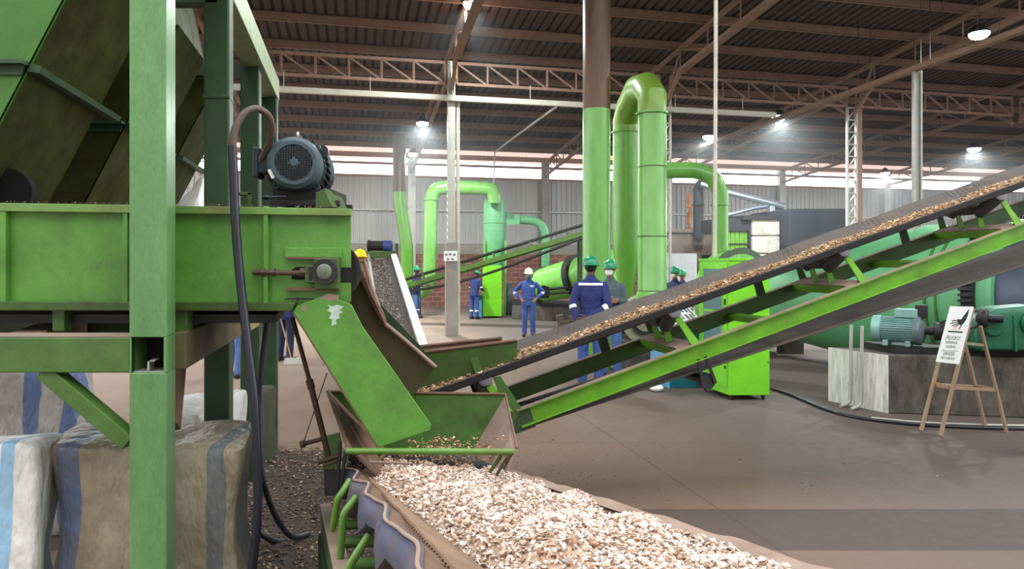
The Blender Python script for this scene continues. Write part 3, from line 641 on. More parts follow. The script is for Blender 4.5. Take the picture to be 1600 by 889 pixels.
mb = MB(); mb.cyl(P(8, 300, 3.5), P(8, 300, 3.5)+REC*0.06, 0.12, n=40); o = mb.build('rubber_roller', M['hole']); tag(o, 'black rounded roller at the foot of the front chute', 'roller')  # flat near-black disc in the dark opening colour
mb = MB(); mb.loft([[P(cx_+a*math.cos(t)+2*math.sin(3*t), py+2*math.sin(2*t+py), 5.0+0.07*math.sin(t)) for t in [2*math.pi*q/14 for q in range(14)]] for py, cx_, a in ((324, 297, 24), (316, 300, 20), (306, 304, 15), (296, 309, 10), (286, 313, 6), (278, 315, 3))]); o = mb.build('plastic_sheet', M['mask']); tag(o, 'crumpled white sheet behind the second frame post above the trough', 'sheet')

# ------------------------------------------------------------------ drive motor on the trough
mc = P(459, 254, 3.32); ax = Vector((-0.2, 1, 0.0)).normalized()
mo = thing('electric_motor', 'dark teal electric motor with round fan grille on the green trough', 'motor', (mc.x+0.05, 3.5, CZ-(325-HY)*3.3/F))
A = lambda t: mc+ax*t
mb = MB(); mb.tube([A(0.0), A(0.012), A(0.03), A(0.14)], [0.100, 0.122, 0.128, 0.130], 40); fc = mb.build('fan_cover', M['motor_face'], mo)
mb = MB(); mb.ring(A(-0.002), ax, 0.086, 0.104, 0.012, 40); mb.build('cover_rim', M['motor_face'], fc)
mb = MB(); u = ax.cross(Vector((0, 0, 1))).normalized(); v = Vector((0, 0, 1))
for i in range(-7, 8):
    for j in range(-7, 8):
        r_ = math.hypot(i, j)
        if 2.2 < r_ < 7.1:
            c = A(-0.001)+u*i*0.0115+v*j*0.0115; R = Matrix((u, ax, v)).transposed()
            mb.box(c, (0.008, 0.006, 0.008), R)
mb.build('grille_holes', M['hole'], fc, smooth=False)
mb = MB(); mb.tube([A(-0.002), A(-0.008)], [0.022, 0.016], 18); mb.build('cover_hub', M['motor_face'], fc)
mb = MB(); mb.beam(A(0.01)-u*0.112-v*0.005-v*0.03, A(0.01)-u*0.092-v*0.075, 0.016, 0.018, ax); mb.build('name_plate', M['white'], fc, smooth=False)
mb = MB(); mb.cyl(A(0.13), A(0.36), 0.135, n=40)
for k in range(30):
    a_ = 2*math.pi*k/30; d_ = u*math.cos(a_)+v*math.sin(a_)
    mb.beam(A(0.14)+d_*0.14, A(0.35)+d_*0.14, 0.006, 0.026, d_)
mb.build('body', M['motor'], mo)
mb = MB(); mb.tube([A(0.35), A(0.37), A(0.40), A(0.42)], [0.15, 0.168, 0.168, 0.12], 40)
for k in range(4):
    a_ = math.pi/4+math.pi/2*k; d_ = u*math.cos(a_)+v*math.sin(a_); mb.cyl(A(0.33)+d_*0.155, A(0.41)+d_*0.155, 0.03, n=14)
fl_ = mb.build('flange', M['motor'], mo)
for k in range(4):
    a_ = math.pi/4+math.pi/2*k; d_ = u*math.cos(a_)+v*math.sin(a_)
    mb = MB(); mb.cyl(A(0.12)+d_*0.136, A(0.16)+d_*0.136, 0.017, n=14); b2 = mb.build('lug', M['motor_face'], mo)
    mb = MB(); mb.cyl(A(0.113)+d_*0.136, A(0.121)+d_*0.136, 0.009, n=6); mb.build('bolt', M['dark'], b2)
mb = MB(); c = A(0.2)+v*0.15; mb.ring(c+v*0.01, u, 0.012, 0.021, 0.01, 18); mb.build('lifting_eye', M['galv'], mo)
mb = MB(); c = A(0.34)+v*0.16; mb.ring(c+v*0.008, u, 0.012, 0.021, 0.01, 18); mb.build('lifting_eye', M['dark'], mo)
mb = MB(); c = A(0.2)-u*0.0
for sgn in (1,): mb.box(A(0.06)+u*-0.0-Vector((0.175, 0, -0.005)), (0.028, 0.1, 0.15)); mb.box(A(0.06)-Vector((0.15, 0, 0.01)), (0.06, 0.08, 0.075))
tb = mb.build('terminal_box', M['motor'], mo, smooth=False, bevel=0.01)
zt = CZ-(325-HY)*3.3/F
mb = MB(); mb.span((mc.x-0.12, 3.42, zt+0.02), (mc.x+0.16, 3.7, zt+0.1)); mb.beam((mc.x-0.14, 3.4, zt+0.03), (mc.x+0.2, 3.4, zt+0.03), 0.03, 0.03); mb.beam((mc.x-0.14, 3.66, zt+0.03), (mc.x+0.2, 3.66, zt+0.03), 0.03, 0.03); mb.build('foot', M['dark'], mo, smooth=False, bevel=0.006)
mb = MB(); x = (495-800)*3.3/F; mb.prism([(x, 3.3, zt-0.005), (x+0.006, 3.3, zt+0.07), (x+0.03, 3.3, zt+0.07), (x+0.05, 3.3, zt+0.0)], (0, 0.2, 0)); mb.prism([P(493, 300, 3.28), P(508, 298, 3.28), P(521, 324, 3.28), P(493, 325, 3.28)], (0, 0.012, 0)); mb.prism([P(500, 297, 3.3), P(508, 294, 3.3), P(521, 323, 3.3), P(508, 325, 3.3)], (0, 0.3, 0)); mb.build('slide_bracket', M['olive'], mo, smooth=False, bevel=0.003)
mb = MB(); x = (386-800)*3.3/F; mb.span((x, 3.3, zt), (x+0.02, 3.34, zt+0.075)); mb.span((x-0.045, 3.3, zt+0.06), (x+0.02, 3.34, zt+0.075)); mb.build('slide_bracket', M['olive'], mo, smooth=False, bevel=0.003)
mb = MB(); mb.ball(P(416, 308, 3.3), (0.022, 0.02, 0.014)); mb.cyl(P(420, 308, 3.3), P(446, 307, 3.36), 0.008, n=10); mb.build('cable_gland', M['hose'], mo)

# power hose
def smooth_path(pts, n=6):
    pts = [Vector(p) for p in pts]; out = []
    for i in range(len(pts)-1):
        p0, p1, p2, p3 = pts[max(i-1, 0)], pts[i], pts[i+1], pts[min(i+2, len(pts)-1)]
        for k in range(n):
            t = k/n; out.append(0.5*((2*p1)+(p2-p0)*t+(2*p0-5*p1+4*p2-p3)*t*t+(3*p1-p0-3*p2+p3)*t**3))
    out.append(pts[-1]); return out
h = thing('power_hose', 'thick black hose arching from the motor and hanging to the floor', 'hose', P(400, 889, 3.1))
up = [(403, 258, 3.36), (413, 240, 3.33), (424, 212, 3.28), (421, 184, 3.22), (402, 170, 3.16), (381, 178, 3.12), (367, 203, 3.1), (363, 232, 3.1)]
mb = MB(); mb.tube(smooth_path([P(*p) for p in up]), 0.0165, 14); mb.build('sleeve', M['hose_brown'], h)
lo_ = [(363, 228, 3.1), (365, 270, 3.1), (367, 330, 3.1), (372, 400, 3.1), (379, 470, 3.09), (388, 545, 3.07), (397, 620, 3.05), (401, 700, 3.04), (403, 770, 3.04), (400, 835, 3.04), (394, 889, 3.04)]
pp = [P(*p) for p in lo_]+[Vector((-1.14, 3.04, 0.25)), Vector((-1.19, 3.05, 0.06)), Vector((-1.3, 3.1, 0.019)), Vector((-1.5, 3.3, 0.019))]
mb = MB(); mb.tube(smooth_path(pp), 0.0195, 14); mb.build('tail', M['hose'], h)
h2 = thing('power_hose', 'second thinner black hose looping onto the litter behind the first', 'hose', G(470, 850))
pp = [P(421, 470, 4.3), P(417, 510, 4.3), P(408, 570, 4.28), P(403, 640, 4.26), P(404, 700, 4.24), P(412, 755, 4.25), P(430, 805, 4.35), P(455, 838, 4.5), G(478, 850)+Vector((0, 0.05, 0.045))]
mb = MB(); mb.tube(smooth_path(pp), 0.018, 12); mb.build('tail', M['hose'], h2)
mb = MB(); mb.tube(smooth_path([P(400, 822, 4.5), P(412, 836, 4.5), P(436, 846, 4.6), G(466, 852)+Vector((0, 0.1, 0.05))]), 0.02, 12); mb.build('tail', M['black'], h2)
# ------------------------------------------------------------------ discharge chute
CY = 3.17
dc = thing('discharge_chute', 'battered green discharge chute sloping down from the trough end into the hopper', 'chute', P(600, 699, 3.3))
mb = MB(); mb.prism([P(px, py, CY) for px, py in ((458, 487), (464, 478), (500, 464), (530, 468), (549, 476), (566, 510), (673, 663), (672, 672), (591, 699))], (0, 0.008, 0)); mb.build('side_plate', M['green'], dc, smooth=False, bevel=0.002)
mb = MB(); a, b_ = P(459, 488, CY), P(591, 698, CY); mb.hexa([a, b_, b_+REC*0.66, a+REC*0.66], [p+Vector((-0.006, 0, -0.004)) for p in (a, b_, b_+REC*0.66, a+REC*0.66)]); mb.build('floor_plate', M['dust_brown'], dc, smooth=False)
mb = MB(); mb.prism([P(px, py, 3.82) for px, py in ((548, 407), (570, 409), (580, 447), (601, 505), (624, 524), (680, 573), (651, 613), (600, 650), (545, 560), (500, 470), (530, 430))], (0, 0.012, 0)); bp = mb.build('back_plate', surf('dusty_olive', (72, 70, 38), 0.8, dirt=0.6, dirt_rgb=(84, 64, 46), dirt_scale=5, grain=0.3), dc, smooth=False)
mb = MB(); mb.tube([P(px, py, 3.80) for px, py in ((570, 409), (580, 447), (601, 505), (624, 524), (652, 548), (681, 574))], 0.011, 8); mb.build('rolled_edge', M['dust'], bp)
mb = MB(); pts = []
rows = []
for i in range(15):
    t = i/14; c = P(561+44*t**1.2, 411+100*t, 3.806); wd = (1-t**4)*(0.03+0.008*math.sin(t*9)+0.008*t)+0.003
    rows.append([c+Vector((-wd, 0, 0)), c+Vector((-wd*0.4, -0.03, 0)), c+Vector((wd*0.3, -0.035, 0)), c+Vector((wd*0.8, -0.004, 0))])
mb.sheet(rows); mb.build('caked_dust', surf('caked_dust', (86, 62, 46), 0.95, var=0.3, scale=14, dirt=0.4, dirt_rgb=(128, 98, 74), dirt_scale=12, bmp=0.012, bscale=30), dc)
mb = MB(); mb.prism([P(px, py, 4.15) for px, py in ((563, 440), (590, 470), (664, 548), (655, 562), (600, 560), (560, 500))], (0, 0.012, 0)); mb.build('rear_guard', M['dark_green'], dc, smooth=False)
for pts in ([(512, 476), (519, 479), (526, 476), (537, 479), (531, 484), (536, 488), (529, 491), (531, 497), (524, 500), (526, 506), (518, 509), (519, 499), (514, 497), (518, 489), (511, 485), (516, 481)], [(470, 481), (476, 477), (481, 480), (479, 485), (473, 486)], [(500, 464), (512, 459), (529, 461), (529, 468), (510, 470)]):
    mb = MB(); mb.prism([P(px, py, CY-0.0008) for px, py in pts], (0, 0.001, 0)); mb.build('bare_patch', M['scuff'] if len(pts) > 5 else M['dust'], dc, smooth=False)  # first patch paints the sky sheen, the others are dust
# rusty stay rod and its thin wire
mb = MB(); mb.cyl(P(457, 496, 3.45), P(485, 600, 3.45), 0.011, n=10); mb.cyl(P(485, 600, 3.45), P(514, 715, 3.45), 0.0145, n=10); mb.cyl(P(483, 593, 3.45), P(487, 607, 3.45), 0.018, n=10); mb.build('stay_rod', M['rod'], dc)
mb = MB(); mb.cyl(P(511, 583, 3.5), P(470, 704, 3.5), 0.0025, n=6); mb.build('wire', M['dark'], dc)

# ------------------------------------------------------------------ receiving hopper
M['sooty_green'] = surf('worn_dark_green', (56, 94, 20), 0.6, var=0.3, dirt=0.5, dirt_rgb=(44, 50, 18), dirt_scale=3.5, grain=0.25, spec=0.25)
hp = thing('receiving_hopper', 'open green and rusty hopper catching chips under the discharge chute', 'hopper', P(670, 740, 3.5))
def skin_plate(name, quad, mat, th, parent, bevel=0.0):
    q = [P(*p) for p in quad]; n = (q[1]-q[0]).cross(q[3]-q[0]).normalized()*th
    mb = MB(); mb.hexa(q, [p+n for p in q]); return mb.build(name, mat, parent, smooth=False, bevel=bevel)
skin_plate('back_plate', [(513, 613, 4.0), (790, 617, 4.0), (748, 702, 3.85), (585, 702, 3.85)], M['sooty_green'], 0.008, hp)
skin_plate('right_plate', [(790, 617, 4.0), (808, 701, 3.12), (796, 712, 3.1), (738, 704, 3.85)], M['dust'], 0.008, hp)
skin_plate('right_skirt', [(745, 703, 3.75), (803, 704, 3.1), (793, 735, 3.06), (735, 712, 3.75)], M['dust'], 0.006, hp)
skin_plate('left_plate', [(513, 612, 4.0), (548, 706, 3.12), (592, 748, 3.1), (602, 704, 3.85)], M['dust_brown'], 0.008, hp)
mb = MB(); mb.tube([P(513, 612, 4.0), P(547, 706, 3.11)], 0.012, 8); mb.tube([P(513, 612, 4.0), P(790, 616, 4.0)], 0.008, 8); mb.tube([P(790, 617, 4.0), P(808, 701, 3.12)], 0.006, 8); mb.build('rim', M['dust_brown'], hp)
mb = MB(); mb.tube([P(522, 622, 3.9), P(541, 652, 3.7), P(556, 680, 3.5), P(572, 708, 3.3), P(580, 722, 3.2)], 0.006, 8); mb.tube([P(578, 722, 3.2), P(640, 724, 3.2)], 0.006, 8); mb.build('liner_edge', M['dust'], hp)
mb = MB(); mb.cyl(P(541, 705, 3.1), P(803, 706, 3.1), 0.0145, n=14); mb.build('front_bar', M['arm'], hp)
mb = MB(); mb.cyl(P(765, 738, 3.1), P(783, 712, 3.1), 0.008, n=8); mb.beam(P(776, 742, 3.11), P(792, 716, 3.11), 0.02, 0.01); mb.build('side_bracket', M['olive'], hp, smooth=False)

# ------------------------------------------------------------------ loading conveyor (comes up towards the camera)
LA = Vector((-0.644, 2.95, 0.951)); RB = Vector((0.2035, 3.2, 0.826)); TD = Vector((0.302, -1, 0.2)); OUT = Vector((-0.957, -0.289, 0))
def Lp(dl): return LA+TD*dl
def Rp(dl): return RB+TD*dl
def bz(v):
    xs = [0, .12, .22, .35, .65, .85, 1]; zs = [0, -.055, -.1, -.13, -.13, -.08, 0]
    return float(np.interp(v, xs, zs))
def Bt(dl, v, z=0.0): return Lp(dl).lerp(Rp(dl), v)+Vector((0, 0, bz(v)+z))
lc = thing('loading_conveyor', 'rubber belt conveyor piled with pale wood chips in front of the hopper', 'conveyor', (-0.4, 3.0, 0))
def wob(dl):
    a = dl*2*math.pi/0.52+0.9+0.5*math.sin(dl*3.1); return math.sin(a+0.55*math.sin(a))+0.25*math.sin(dl*9+1)
NB = 150
DL = np.linspace(-1.0, 2.35, NB)
mb = MB(); rows = []
for dl in DL:
    k = wob(dl); rim = OUT*(0.013*k)+Vector((0, 0, -0.008*k+0.0))
    vs = [0.0, .03, .08, .15, .22, .35, .5, .65, .8, .9, 1.0]
    rows.append([Bt(dl, v)+rim*(max(0, 1-v*7)) for v in vs]+[Rp(dl)+Vector((0.06, 0.02, -0.03-0.01*k))])
mb.sheet(rows); sol = mb.build('belt', M['dust_brown'], lc)
s_ = sol.modifiers.new('th', 'SOLIDIFY'); s_.thickness = 0.008; s_.offset = -1
mb = MB(); rows = []
for dl in DL:
    k = wob(dl); rim = Lp(dl)+OUT*(0.013*k)+Vector((0, 0, -0.008*k))
    dr = 0.075+0.075*max(0, wob(dl+0.05))**0.7 if k > 0 else 0.075
    rows.append([rim+Vector((0.004, 0, 0.004)), rim+OUT*0.018+Vector((0, 0, -0.012)), rim+OUT*0.034+Vector((0, 0, -dr*0.55)), rim+OUT*0.03+Vector((0, 0, -dr)), rim-OUT*0.02+Vector((0, 0, -dr-0.015))])
mb.sheet(rows); fl2 = mb.build('belt_flap', M['belt_blue'], lc); s_ = fl2.modifiers.new('th', 'SOLIDIFY'); s_.thickness = 0.007; s_.offset = -1
mb = MB(); mb.tube([Lp(dl)+OUT*(0.013*wob(dl)+0.005)+Vector((0, 0, -0.008*wob(dl)+0.003)) for dl in DL], 0.0048, 8); mb.build('worn_edge', M['dust'], lc)
mb = MB()
for dl in np.arange(-0.15, 2.2, 0.03):
    mb.tube([Bt(dl+0.03*v, v, 0.0135) for v in (0.06, 0.1, 0.17, 0.24, 0.3)], 0.0068, 6)
mb.build('belt_ribs', M['belt_brown'], lc)
# right belt lip, worn grey
mb = MB(); rows = []
for dl in DL:
    k = 0.5*wob(dl*1.3+0.4); p = Rp(dl); rows.append([p+Vector((-0.03, -0.01, 0.0)), p+Vector((0.02, 0.006, 0.012+0.008*k)), p+Vector((0.05, 0.016, -0.006+0.006*k)), p+Vector((0.045, 0.014, -0.03))])
mb.sheet(rows); o = mb.build('worn_edge', M['dust'], lc)
# chips: bed plus loose flakes
def heap_z(dl, v):
    v0 = 0.07+0.10*max(0, dl); a = min(1, max(0, (v-v0)/0.22)); b2 = min(1, max(0, (1.0-v)/0.3))
    return bz(v)*1.0+(0.155*math.sin(a*math.pi/2)*b2+0.012*math.sin(9*dl+5*v)*a+0.014*math.sin(23*v+13*dl)*a) - (0.02 if a <= 0 else 0)
mb = MB(); rows = []
for dl in np.linspace(-0.7, 2.3, 90): rows.append([Lp(dl).lerp(Rp(dl), v)+Vector((0, 0, heap_z(dl, v)-0.012)) for v in np.linspace(0.03, 0.985, 40)])
mb.sheet(rows); hb = mb.build('chip_heap', M['heap'], lc); hb['kind'] = 'stuff'
ps = []
while len(ps) < 19000:
    dl = random.uniform(-0.6, 1.9); v = random.uniform(0.02, 0.975); v0 = 0.07+0.10*max(0, dl)
    if v < v0+0.02 and random.random() > 0.12: continue
    p = Lp(dl).lerp(Rp(dl), v)+Vector((0, 0, heap_z(dl, v)+random.uniform(-0.012, 0.006)))
    ps.append(p)
ch = flakes('wood_chips', np.array(ps), RNG.uniform(0.011, 0.03, len(ps)), M['chips'], lc, 0.5); ch['kind'] = 'stuff'
ps = [P(random.gauss(690, 30), random.gauss(697, 6), 3.6)+Vector((0, random.uniform(-0.1, 0.1), 0)) for _ in range(260)]+[P(760+random.gauss(0, 16), 698+random.gauss(0, 10), 3.33) for _ in range(70)]+[P(random.uniform(560, 740), random.uniform(706, 730), 3.4) for _ in range(320)]
flakes('hopper_chips', np.array(ps), 0.022, M['chips_tan'], hp, 0.5)['kind'] = 'stuff'
# frame, idlers, legs
ST = lambda dl, o=0.09, h=0.34: Lp(dl)+OUT*o+Vector((0, 0, -h))
SR = lambda dl, o=0.04, h=0.30: Rp(dl)-OUT*o+Vector((0, 0, -h))
mb = MB(); mb.beam(ST(-1.2), ST(2.3), 0.06, 0.12); mb.build('stringer', M['dark_green'], lc, smooth=False, bevel=0.004)
mb = MB(); mb.beam(ST(-1.2)+Vector((0, 0, 0.063)), ST(2.3)+Vector((0, 0, 0.063)), 0.062, 0.006); mb.build('dust_layer', M['dust'], lc, smooth=False)
mb = MB(); mb.beam(SR(-1.2), SR(2.3), 0.08, 0.12); mb.build('stringer', M['dark_green'], lc, smooth=False)
for k, dl in enumerate((-0.45, -0.03, 0.39, 0.81, 1.23)):
    mb = MB(); mb.cyl(ST(dl, 0.07, 0.27), SR(dl, 0.02, 0.24), 0.024, n=12); mb.build('cross_tube', M['frame'], lc)
    mb = MB(); mb.cyl(Bt(dl, 0.33, -0.06), Bt(dl, 0.67, -0.06), 0.042, n=18); mb.cyl(Bt(dl, 0.02, -0.075), Bt(dl, 0.3, -0.085), 0.042, n=18); mb.cyl(Bt(dl, 0.98, -0.075), Bt(dl, 0.7, -0.085), 0.042, n=18); mb.build('idler', M['roller'], lc)
for pts in ([(547, 750, 2.98), (536, 768, 2.94), (528, 780, 2.93), (524, 800, 2.94), (519, 829, 2.95)], [(557, 776, 2.7), (545, 792, 2.67), (538, 803, 2.66), (535, 822, 2.66), (531, 889, 2.66), (529, 930, 2.66)], [(577, 836, 2.36), (560, 862, 2.33), (545, 889, 2.32), (535, 930, 2.32)]):
    mb = MB(); mb.tube(smooth_path([P(*p) for p in pts], 4), 0.0145, 10); mb.build('idler_arm', M['arm'], lc)
for dl in (-0.9, 0.25, 1.5):
    for f_ in (ST, SR):
        p = f_(dl); mb = MB(); mb.span((p.x-0.04, p.y-0.04, 0), (p.x+0.04, p.y+0.04, p.z-0.05)); mb.span((p.x-0.07, p.y-0.07, 0), (p.x+0.07, p.y+0.07, 0.012)); mb.build('leg', M['dark_green'], lc, smooth=False)
# tail take-up bits at the left of the hopper
mb = MB(); mb.cyl(P(472, 694, 3.5), P(522, 681, 3.5), 0.011, n=10); mb.cyl(P(470, 694.5, 3.5), P(476, 693, 3.5), 0.02, n=6)
mb.cyl(P(498, 722, 3.4), P(530, 712, 3.4), 0.012, n=10); mb.cyl(P(505, 728, 3.35), P(538, 716, 3.35), 0.008, n=8)
mb.build('take_up_screw', M['rod'], lc)
mb = MB(); mb.prism([P(px, py, 3.45) for px, py in ((505, 683), (530, 676), (534, 700), (520, 740), (505, 740))], (0, 0.012, 0)); mb.build('tail_plate', M['frame'], lc, smooth=False)
mb = MB(); mb.prism([P(px, py, 3.3) for px, py in ((506, 735), (545, 735), (545, 775), (507, 775))], (0, 0.02, 0)); mb.prism([P(px, py, 3.2) for px, py in ((528, 690), (533, 690), (528, 775), (523, 775))], (0, 0.02, 0)); mb.prism([P(px, py, 3.15) for px, py in ((537, 708), (541, 708), (534, 760), (530, 760))], (0, 0.02, 0)); mb.build('tail_bracket', M['dark'], lc, smooth=False)
mb = MB(); mb.cyl(ST(-1.05, -0.02, 0.02), SR(-1.05, -0.02, 0.0), 0.09, n=24); mb.build('tail_pulley', M['dark'], lc)
# skid beam on the floor below
mb = MB(); a = ST(-0.9); b_ = ST(1.5); mb.beam((a.x, a.y, 0.3), (b_.x, b_.y, 0.3), 0.07, 0.09); mb.build('tie_rail', M['dark_green'], lc, smooth=False)

# ------------------------------------------------------------------ inclined conveyor
IA = Vector((0.023, 5.0, 0.805)); IB = Vector((4.322, 5.914, 2.2)); E_ = (IB-IA).normalized()
CX = Vector((-0.208, 0.978, 0)); CX = (CX-E_*CX.dot(E_)); CX.z = 0; CX.normalize(); NN = E_.cross(CX).normalized()
if NN.z < 0: NN = -NN
def I(r, s, n): return IA+E_*r+CX*s+NN*n
WB = 0.72
ic = thing('inclined_conveyor', 'bright green inclined belt conveyor rising to the right with a strip of chips', 'conveyor', (0.2, 5.3, 0))
mb = MB(); mb.channel(I(0.0, 0, 0), I(6.2, 0, 0), 0.128, 0.055, 0.008, NN, -CX); n1_ = mb.build('near_beam', M['bright'], ic, smooth=False, bevel=0.002)
mb = MB(); mb.hexa([I(0, -0.056, 0.001), I(6.2, -0.056, 0.001), I(6.2, 0.0, 0.001), I(0, 0.0, 0.001)], [I(0, -0.056, 0.004), I(6.2, -0.056, 0.004), I(6.2, 0.0, 0.004), I(0, 0.0, 0.004)]); mb.build('dust_layer', M['dust'], n1_, smooth=False)
mb = MB(); mb.channel(I(-0.9, WB, 0), I(6.2, WB, 0), 0.128, 0.055, 0.008, NN, CX); f1_ = mb.build('far_beam', M['frame'], ic, smooth=False, bevel=0.002)
mb = MB(); mb.hexa([I(-0.9, WB-0.01, 0.001), I(6.2, WB-0.01, 0.001), I(6.2, WB+0.055, 0.001), I(-0.9, WB+0.055, 0.001)], [I(-0.9, WB-0.01, 0.004), I(6.2, WB-0.01, 0.004), I(6.2, WB+0.055, 0.004), I(-0.9, WB+0.055, 0.004)]); mb.build('dust_layer', M['dust'], f1_, smooth=False)
# belt
def prof(s):                                # trough section, s in 0..1 across
    return float(np.interp(s, [0, 0.22, 0.33, 0.67, 0.78, 1], [0.325, 0.27, 0.26, 0.26, 0.27, 0.325]))
SB = lambda s: -0.02+0.76*s
mb = MB(); rows = []
for r in np.linspace(-0.9, 6.2, 70): rows.append([I(r, SB(s), prof(s)+0.004*math.sin(r*6.3)) for s in (0, .1, .2, .27, .33, .5, .67, .73, .8, .9, 1)])
mb.sheet(rows); o = mb.build('belt', M['belt'], ic); s_ = o.modifiers.new('th', 'SOLIDIFY'); s_.thickness = 0.012; s_.offset = 0
mb = MB()
for r in np.arange(-0.6, 6.1, 0.05):
    mb.tube([I(r+0.12*(s-0.6)/0.3, SB(s), prof(s)+0.005) for s in (0.6, 0.7, 0.78, 0.88, 0.985)], 0.0026, 4)
mb.build('belt_chevrons', M['belt'], ic)
mb = MB(); rows = []
for r in np.linspace(-0.9, 6.2, 70): rows.append([I(r, SB(0)-0.004, prof(0)+0.01), I(r, SB(0)-0.012, prof(0)+0.004), I(r, SB(0.0)+0.002, prof(0)-0.042), I(r, SB(0.1), prof(0.1)-0.04)])
mb.sheet(rows); o = mb.build('belt_edge', M['belt_edge'], ic); s_ = o.modifiers.new('th', 'SOLIDIFY'); s_.thickness = 0.01; s_.offset = 1
# return strand, sagging a little
mb = MB(); rows = []
for r in np.linspace(0.0, 6.2, 40):
    sag = -0.14-0.046*r
    rows.append([I(r, s, sag-0.012*math.sin(s/WB*math.pi)) for s in (0.0, 0.15, 0.36, 0.57, WB)])
mb.sheet(rows); o = mb.build('return_belt', M['belt'], ic); s_ = o.modifiers.new('th', 'SOLIDIFY'); s_.thickness = 0.012
# chips on the belt
def itop(r, s): return prof(s)+0.066*max(0, 1-((s-0.32)/0.34)**2)*(0.85+0.15*math.sin(7*r))*(1.05-0.035*r)
mb = MB(); rows = []
for r in np.linspace(-0.8, 6.1, 70): rows.append([I(r, SB(s), itop(r, s)-0.004) for s in np.linspace(0.03, 0.66, 12)])
mb.sheet(rows); o = mb.build('chip_bed', M['heap_tan'], ic); o['kind'] = 'stuff'
ps = []
while len(ps) < 6500:
    r = random.uniform(-0.8, 5.0); s = min(0.97, max(0.03, random.gauss(0.31, 0.17)))
    if random.random() < 0.35 and r > 0.5 and s > 0.6: continue
    ps.append(I(r, SB(s), itop(r, s)+random.uniform(-0.002, 0.012)))
o = flakes('wood_chips', np.array(ps), RNG.uniform(0.016, 0.045, len(ps)), M['chips_tan'], ic, 0.35, np.array(Matrix((E_, CX, NN)).transposed())); o['kind'] = 'stuff'
# idler sets
for r in (-0.14, 1.36, 2.87, 4.42, 5.9):
    mb = MB(); mb.hexa([I(r-0.07, 0, 0.004), I(r+0.07, 0, 0.004), I(r+0.07, WB, 0.004), I(r-0.07, WB, 0.004)], [I(r-0.07, 0, 0.016), I(r+0.07, 0, 0.016), I(r+0.07, WB, 0.016), I(r-0.07, WB, 0.016)])
    ib = mb.build('idler_base', M['dust'], ic, smooth=False)
    mb = MB(); mb.hexa([I(r-0.07, 0, -0.06), I(r-0.06, 0, -0.06), I(r-0.06, WB, -0.06), I(r-0.07, WB, -0.06)], [I(r-0.07, 0, 0.004), I(r-0.06, 0, 0.004), I(r-0.06, WB, 0.004), I(r-0.07, WB, 0.004)]); mb.build('base_web', M['bright'], ib, smooth=False)
    for pts in (((-0.005, 0.282), (0.245, 0.145)), ((0.275, 0.185), (WB-0.275, 0.185)), ((WB-0.02, 0.262), (WB-0.225, 0.155))):
        mb = MB(); p, q = I(r, *pts[0]), I(r, *pts[1]); mb.tube([p.lerp(q, -0.02), p, q, p.lerp(q, 1.02)], [0.04, 0.052, 0.052, 0.04], 20); mb.build('idler_roller', M['roller'], ic)
    for s, n in ((0.255, 0.13), (WB-0.255, 0.13)):
        mb = MB(); mb.hexa([I(r-0.03, s-0.006, 0.016), I(r+0.03, s-0.006, 0.016), I(r+0.03, s+0.006, 0.016), I(r-0.03, s+0.006, 0.016)], [I(r-0.02, s-0.006, n), I(r+0.02, s-0.006, n), I(r+0.02, s+0.006, n), I(r-0.02, s+0.006, n)]); mb.build('centre_bracket', M['bright'], ic, smooth=False)
    for s0, s1, m_ in ((-0.03, 0.0, 'bright'), (WB+0.03, WB+0.0, 'frame')):
        mb = MB(); mb.loft([[I(r+0.045, s0, 0.004), I(r+0.115, s0, 0.004), I(r+0.115, s0+0.012, 0.004), I(r+0.045, s0+0.012, 0.004)], [I(r+0.02, s1-0.01, 0.13), I(r+0.07, s1-0.01, 0.13), I(r+0.07, s1+0.004, 0.13), I(r+0.02, s1+0.004, 0.13)], [I(r-0.03, s1, 0.285), I(r+0.02, s1, 0.285), I(r+0.02, s1+0.014, 0.285), I(r-0.03, s1+0.014, 0.285)]]); mb.build('side_arm', M[m_], ic, smooth=False)
    if 0 < r:
        mb = MB(); mb.hexa([I(r-0.42, WB-0.01, 0.0), I(r-0.34, WB-0.01, 0.0), I(r-0.34, WB+0.004, 0.0), I(r-0.42, WB+0.004, 0.0)], [I(r-0.42, WB-0.01, 0.24), I(r-0.34, WB-0.01, 0.24), I(r-0.34, WB+0.004, 0.24), I(r-0.42, WB+0.004, 0.24)]); mb.build('far_stay', M['dark_green'], ic, smooth=False)
for r in (2.15, 3.65):
    mb = MB(); mb.hexa([I(r-0.03, 0, -0.1), I(r+0.03, 0, -0.1), I(r+0.03, WB, -0.1), I(r-0.03, WB, -0.1)], [I(r-0.03, 0, -0.05), I(r+0.03, 0, -0.05), I(r+0.03, WB, -0.05), I(r-0.03, WB, -0.05)]); mb.build('cross_member', M['bright'], ic, smooth=False)
# return roller with hanger
for r in (1.45,):
    mb = MB(); mb.cyl(I(r, 0.02, -0.3), I(r, WB-0.02, -0.3), 0.035, n=18); mb.cyl(I(r, -0.03, -0.3), I(r, 0.03, -0.3), 0.06, n=20); mb.build('return_roller', M['black'], ic)
    mb = MB()
    for d_ in (-0.05, 0.05): mb.hexa([I(r+d_-0.012, -0.045, -0.33), I(r+d_+0.012, -0.045, -0.33), I(r+d_+0.012, -0.035, -0.33), I(r+d_-0.012, -0.035, -0.33)], [I(r+d_*0.6-0.012, -0.045, -0.11), I(r+d_*0.6+0.012, -0.045, -0.11), I(r+d_*0.6+0.012, -0.035, -0.11), I(r+d_*0.6-0.012, -0.035, -0.11)])
    mb.build('roller_hanger', M['dark'], ic, smooth=False)
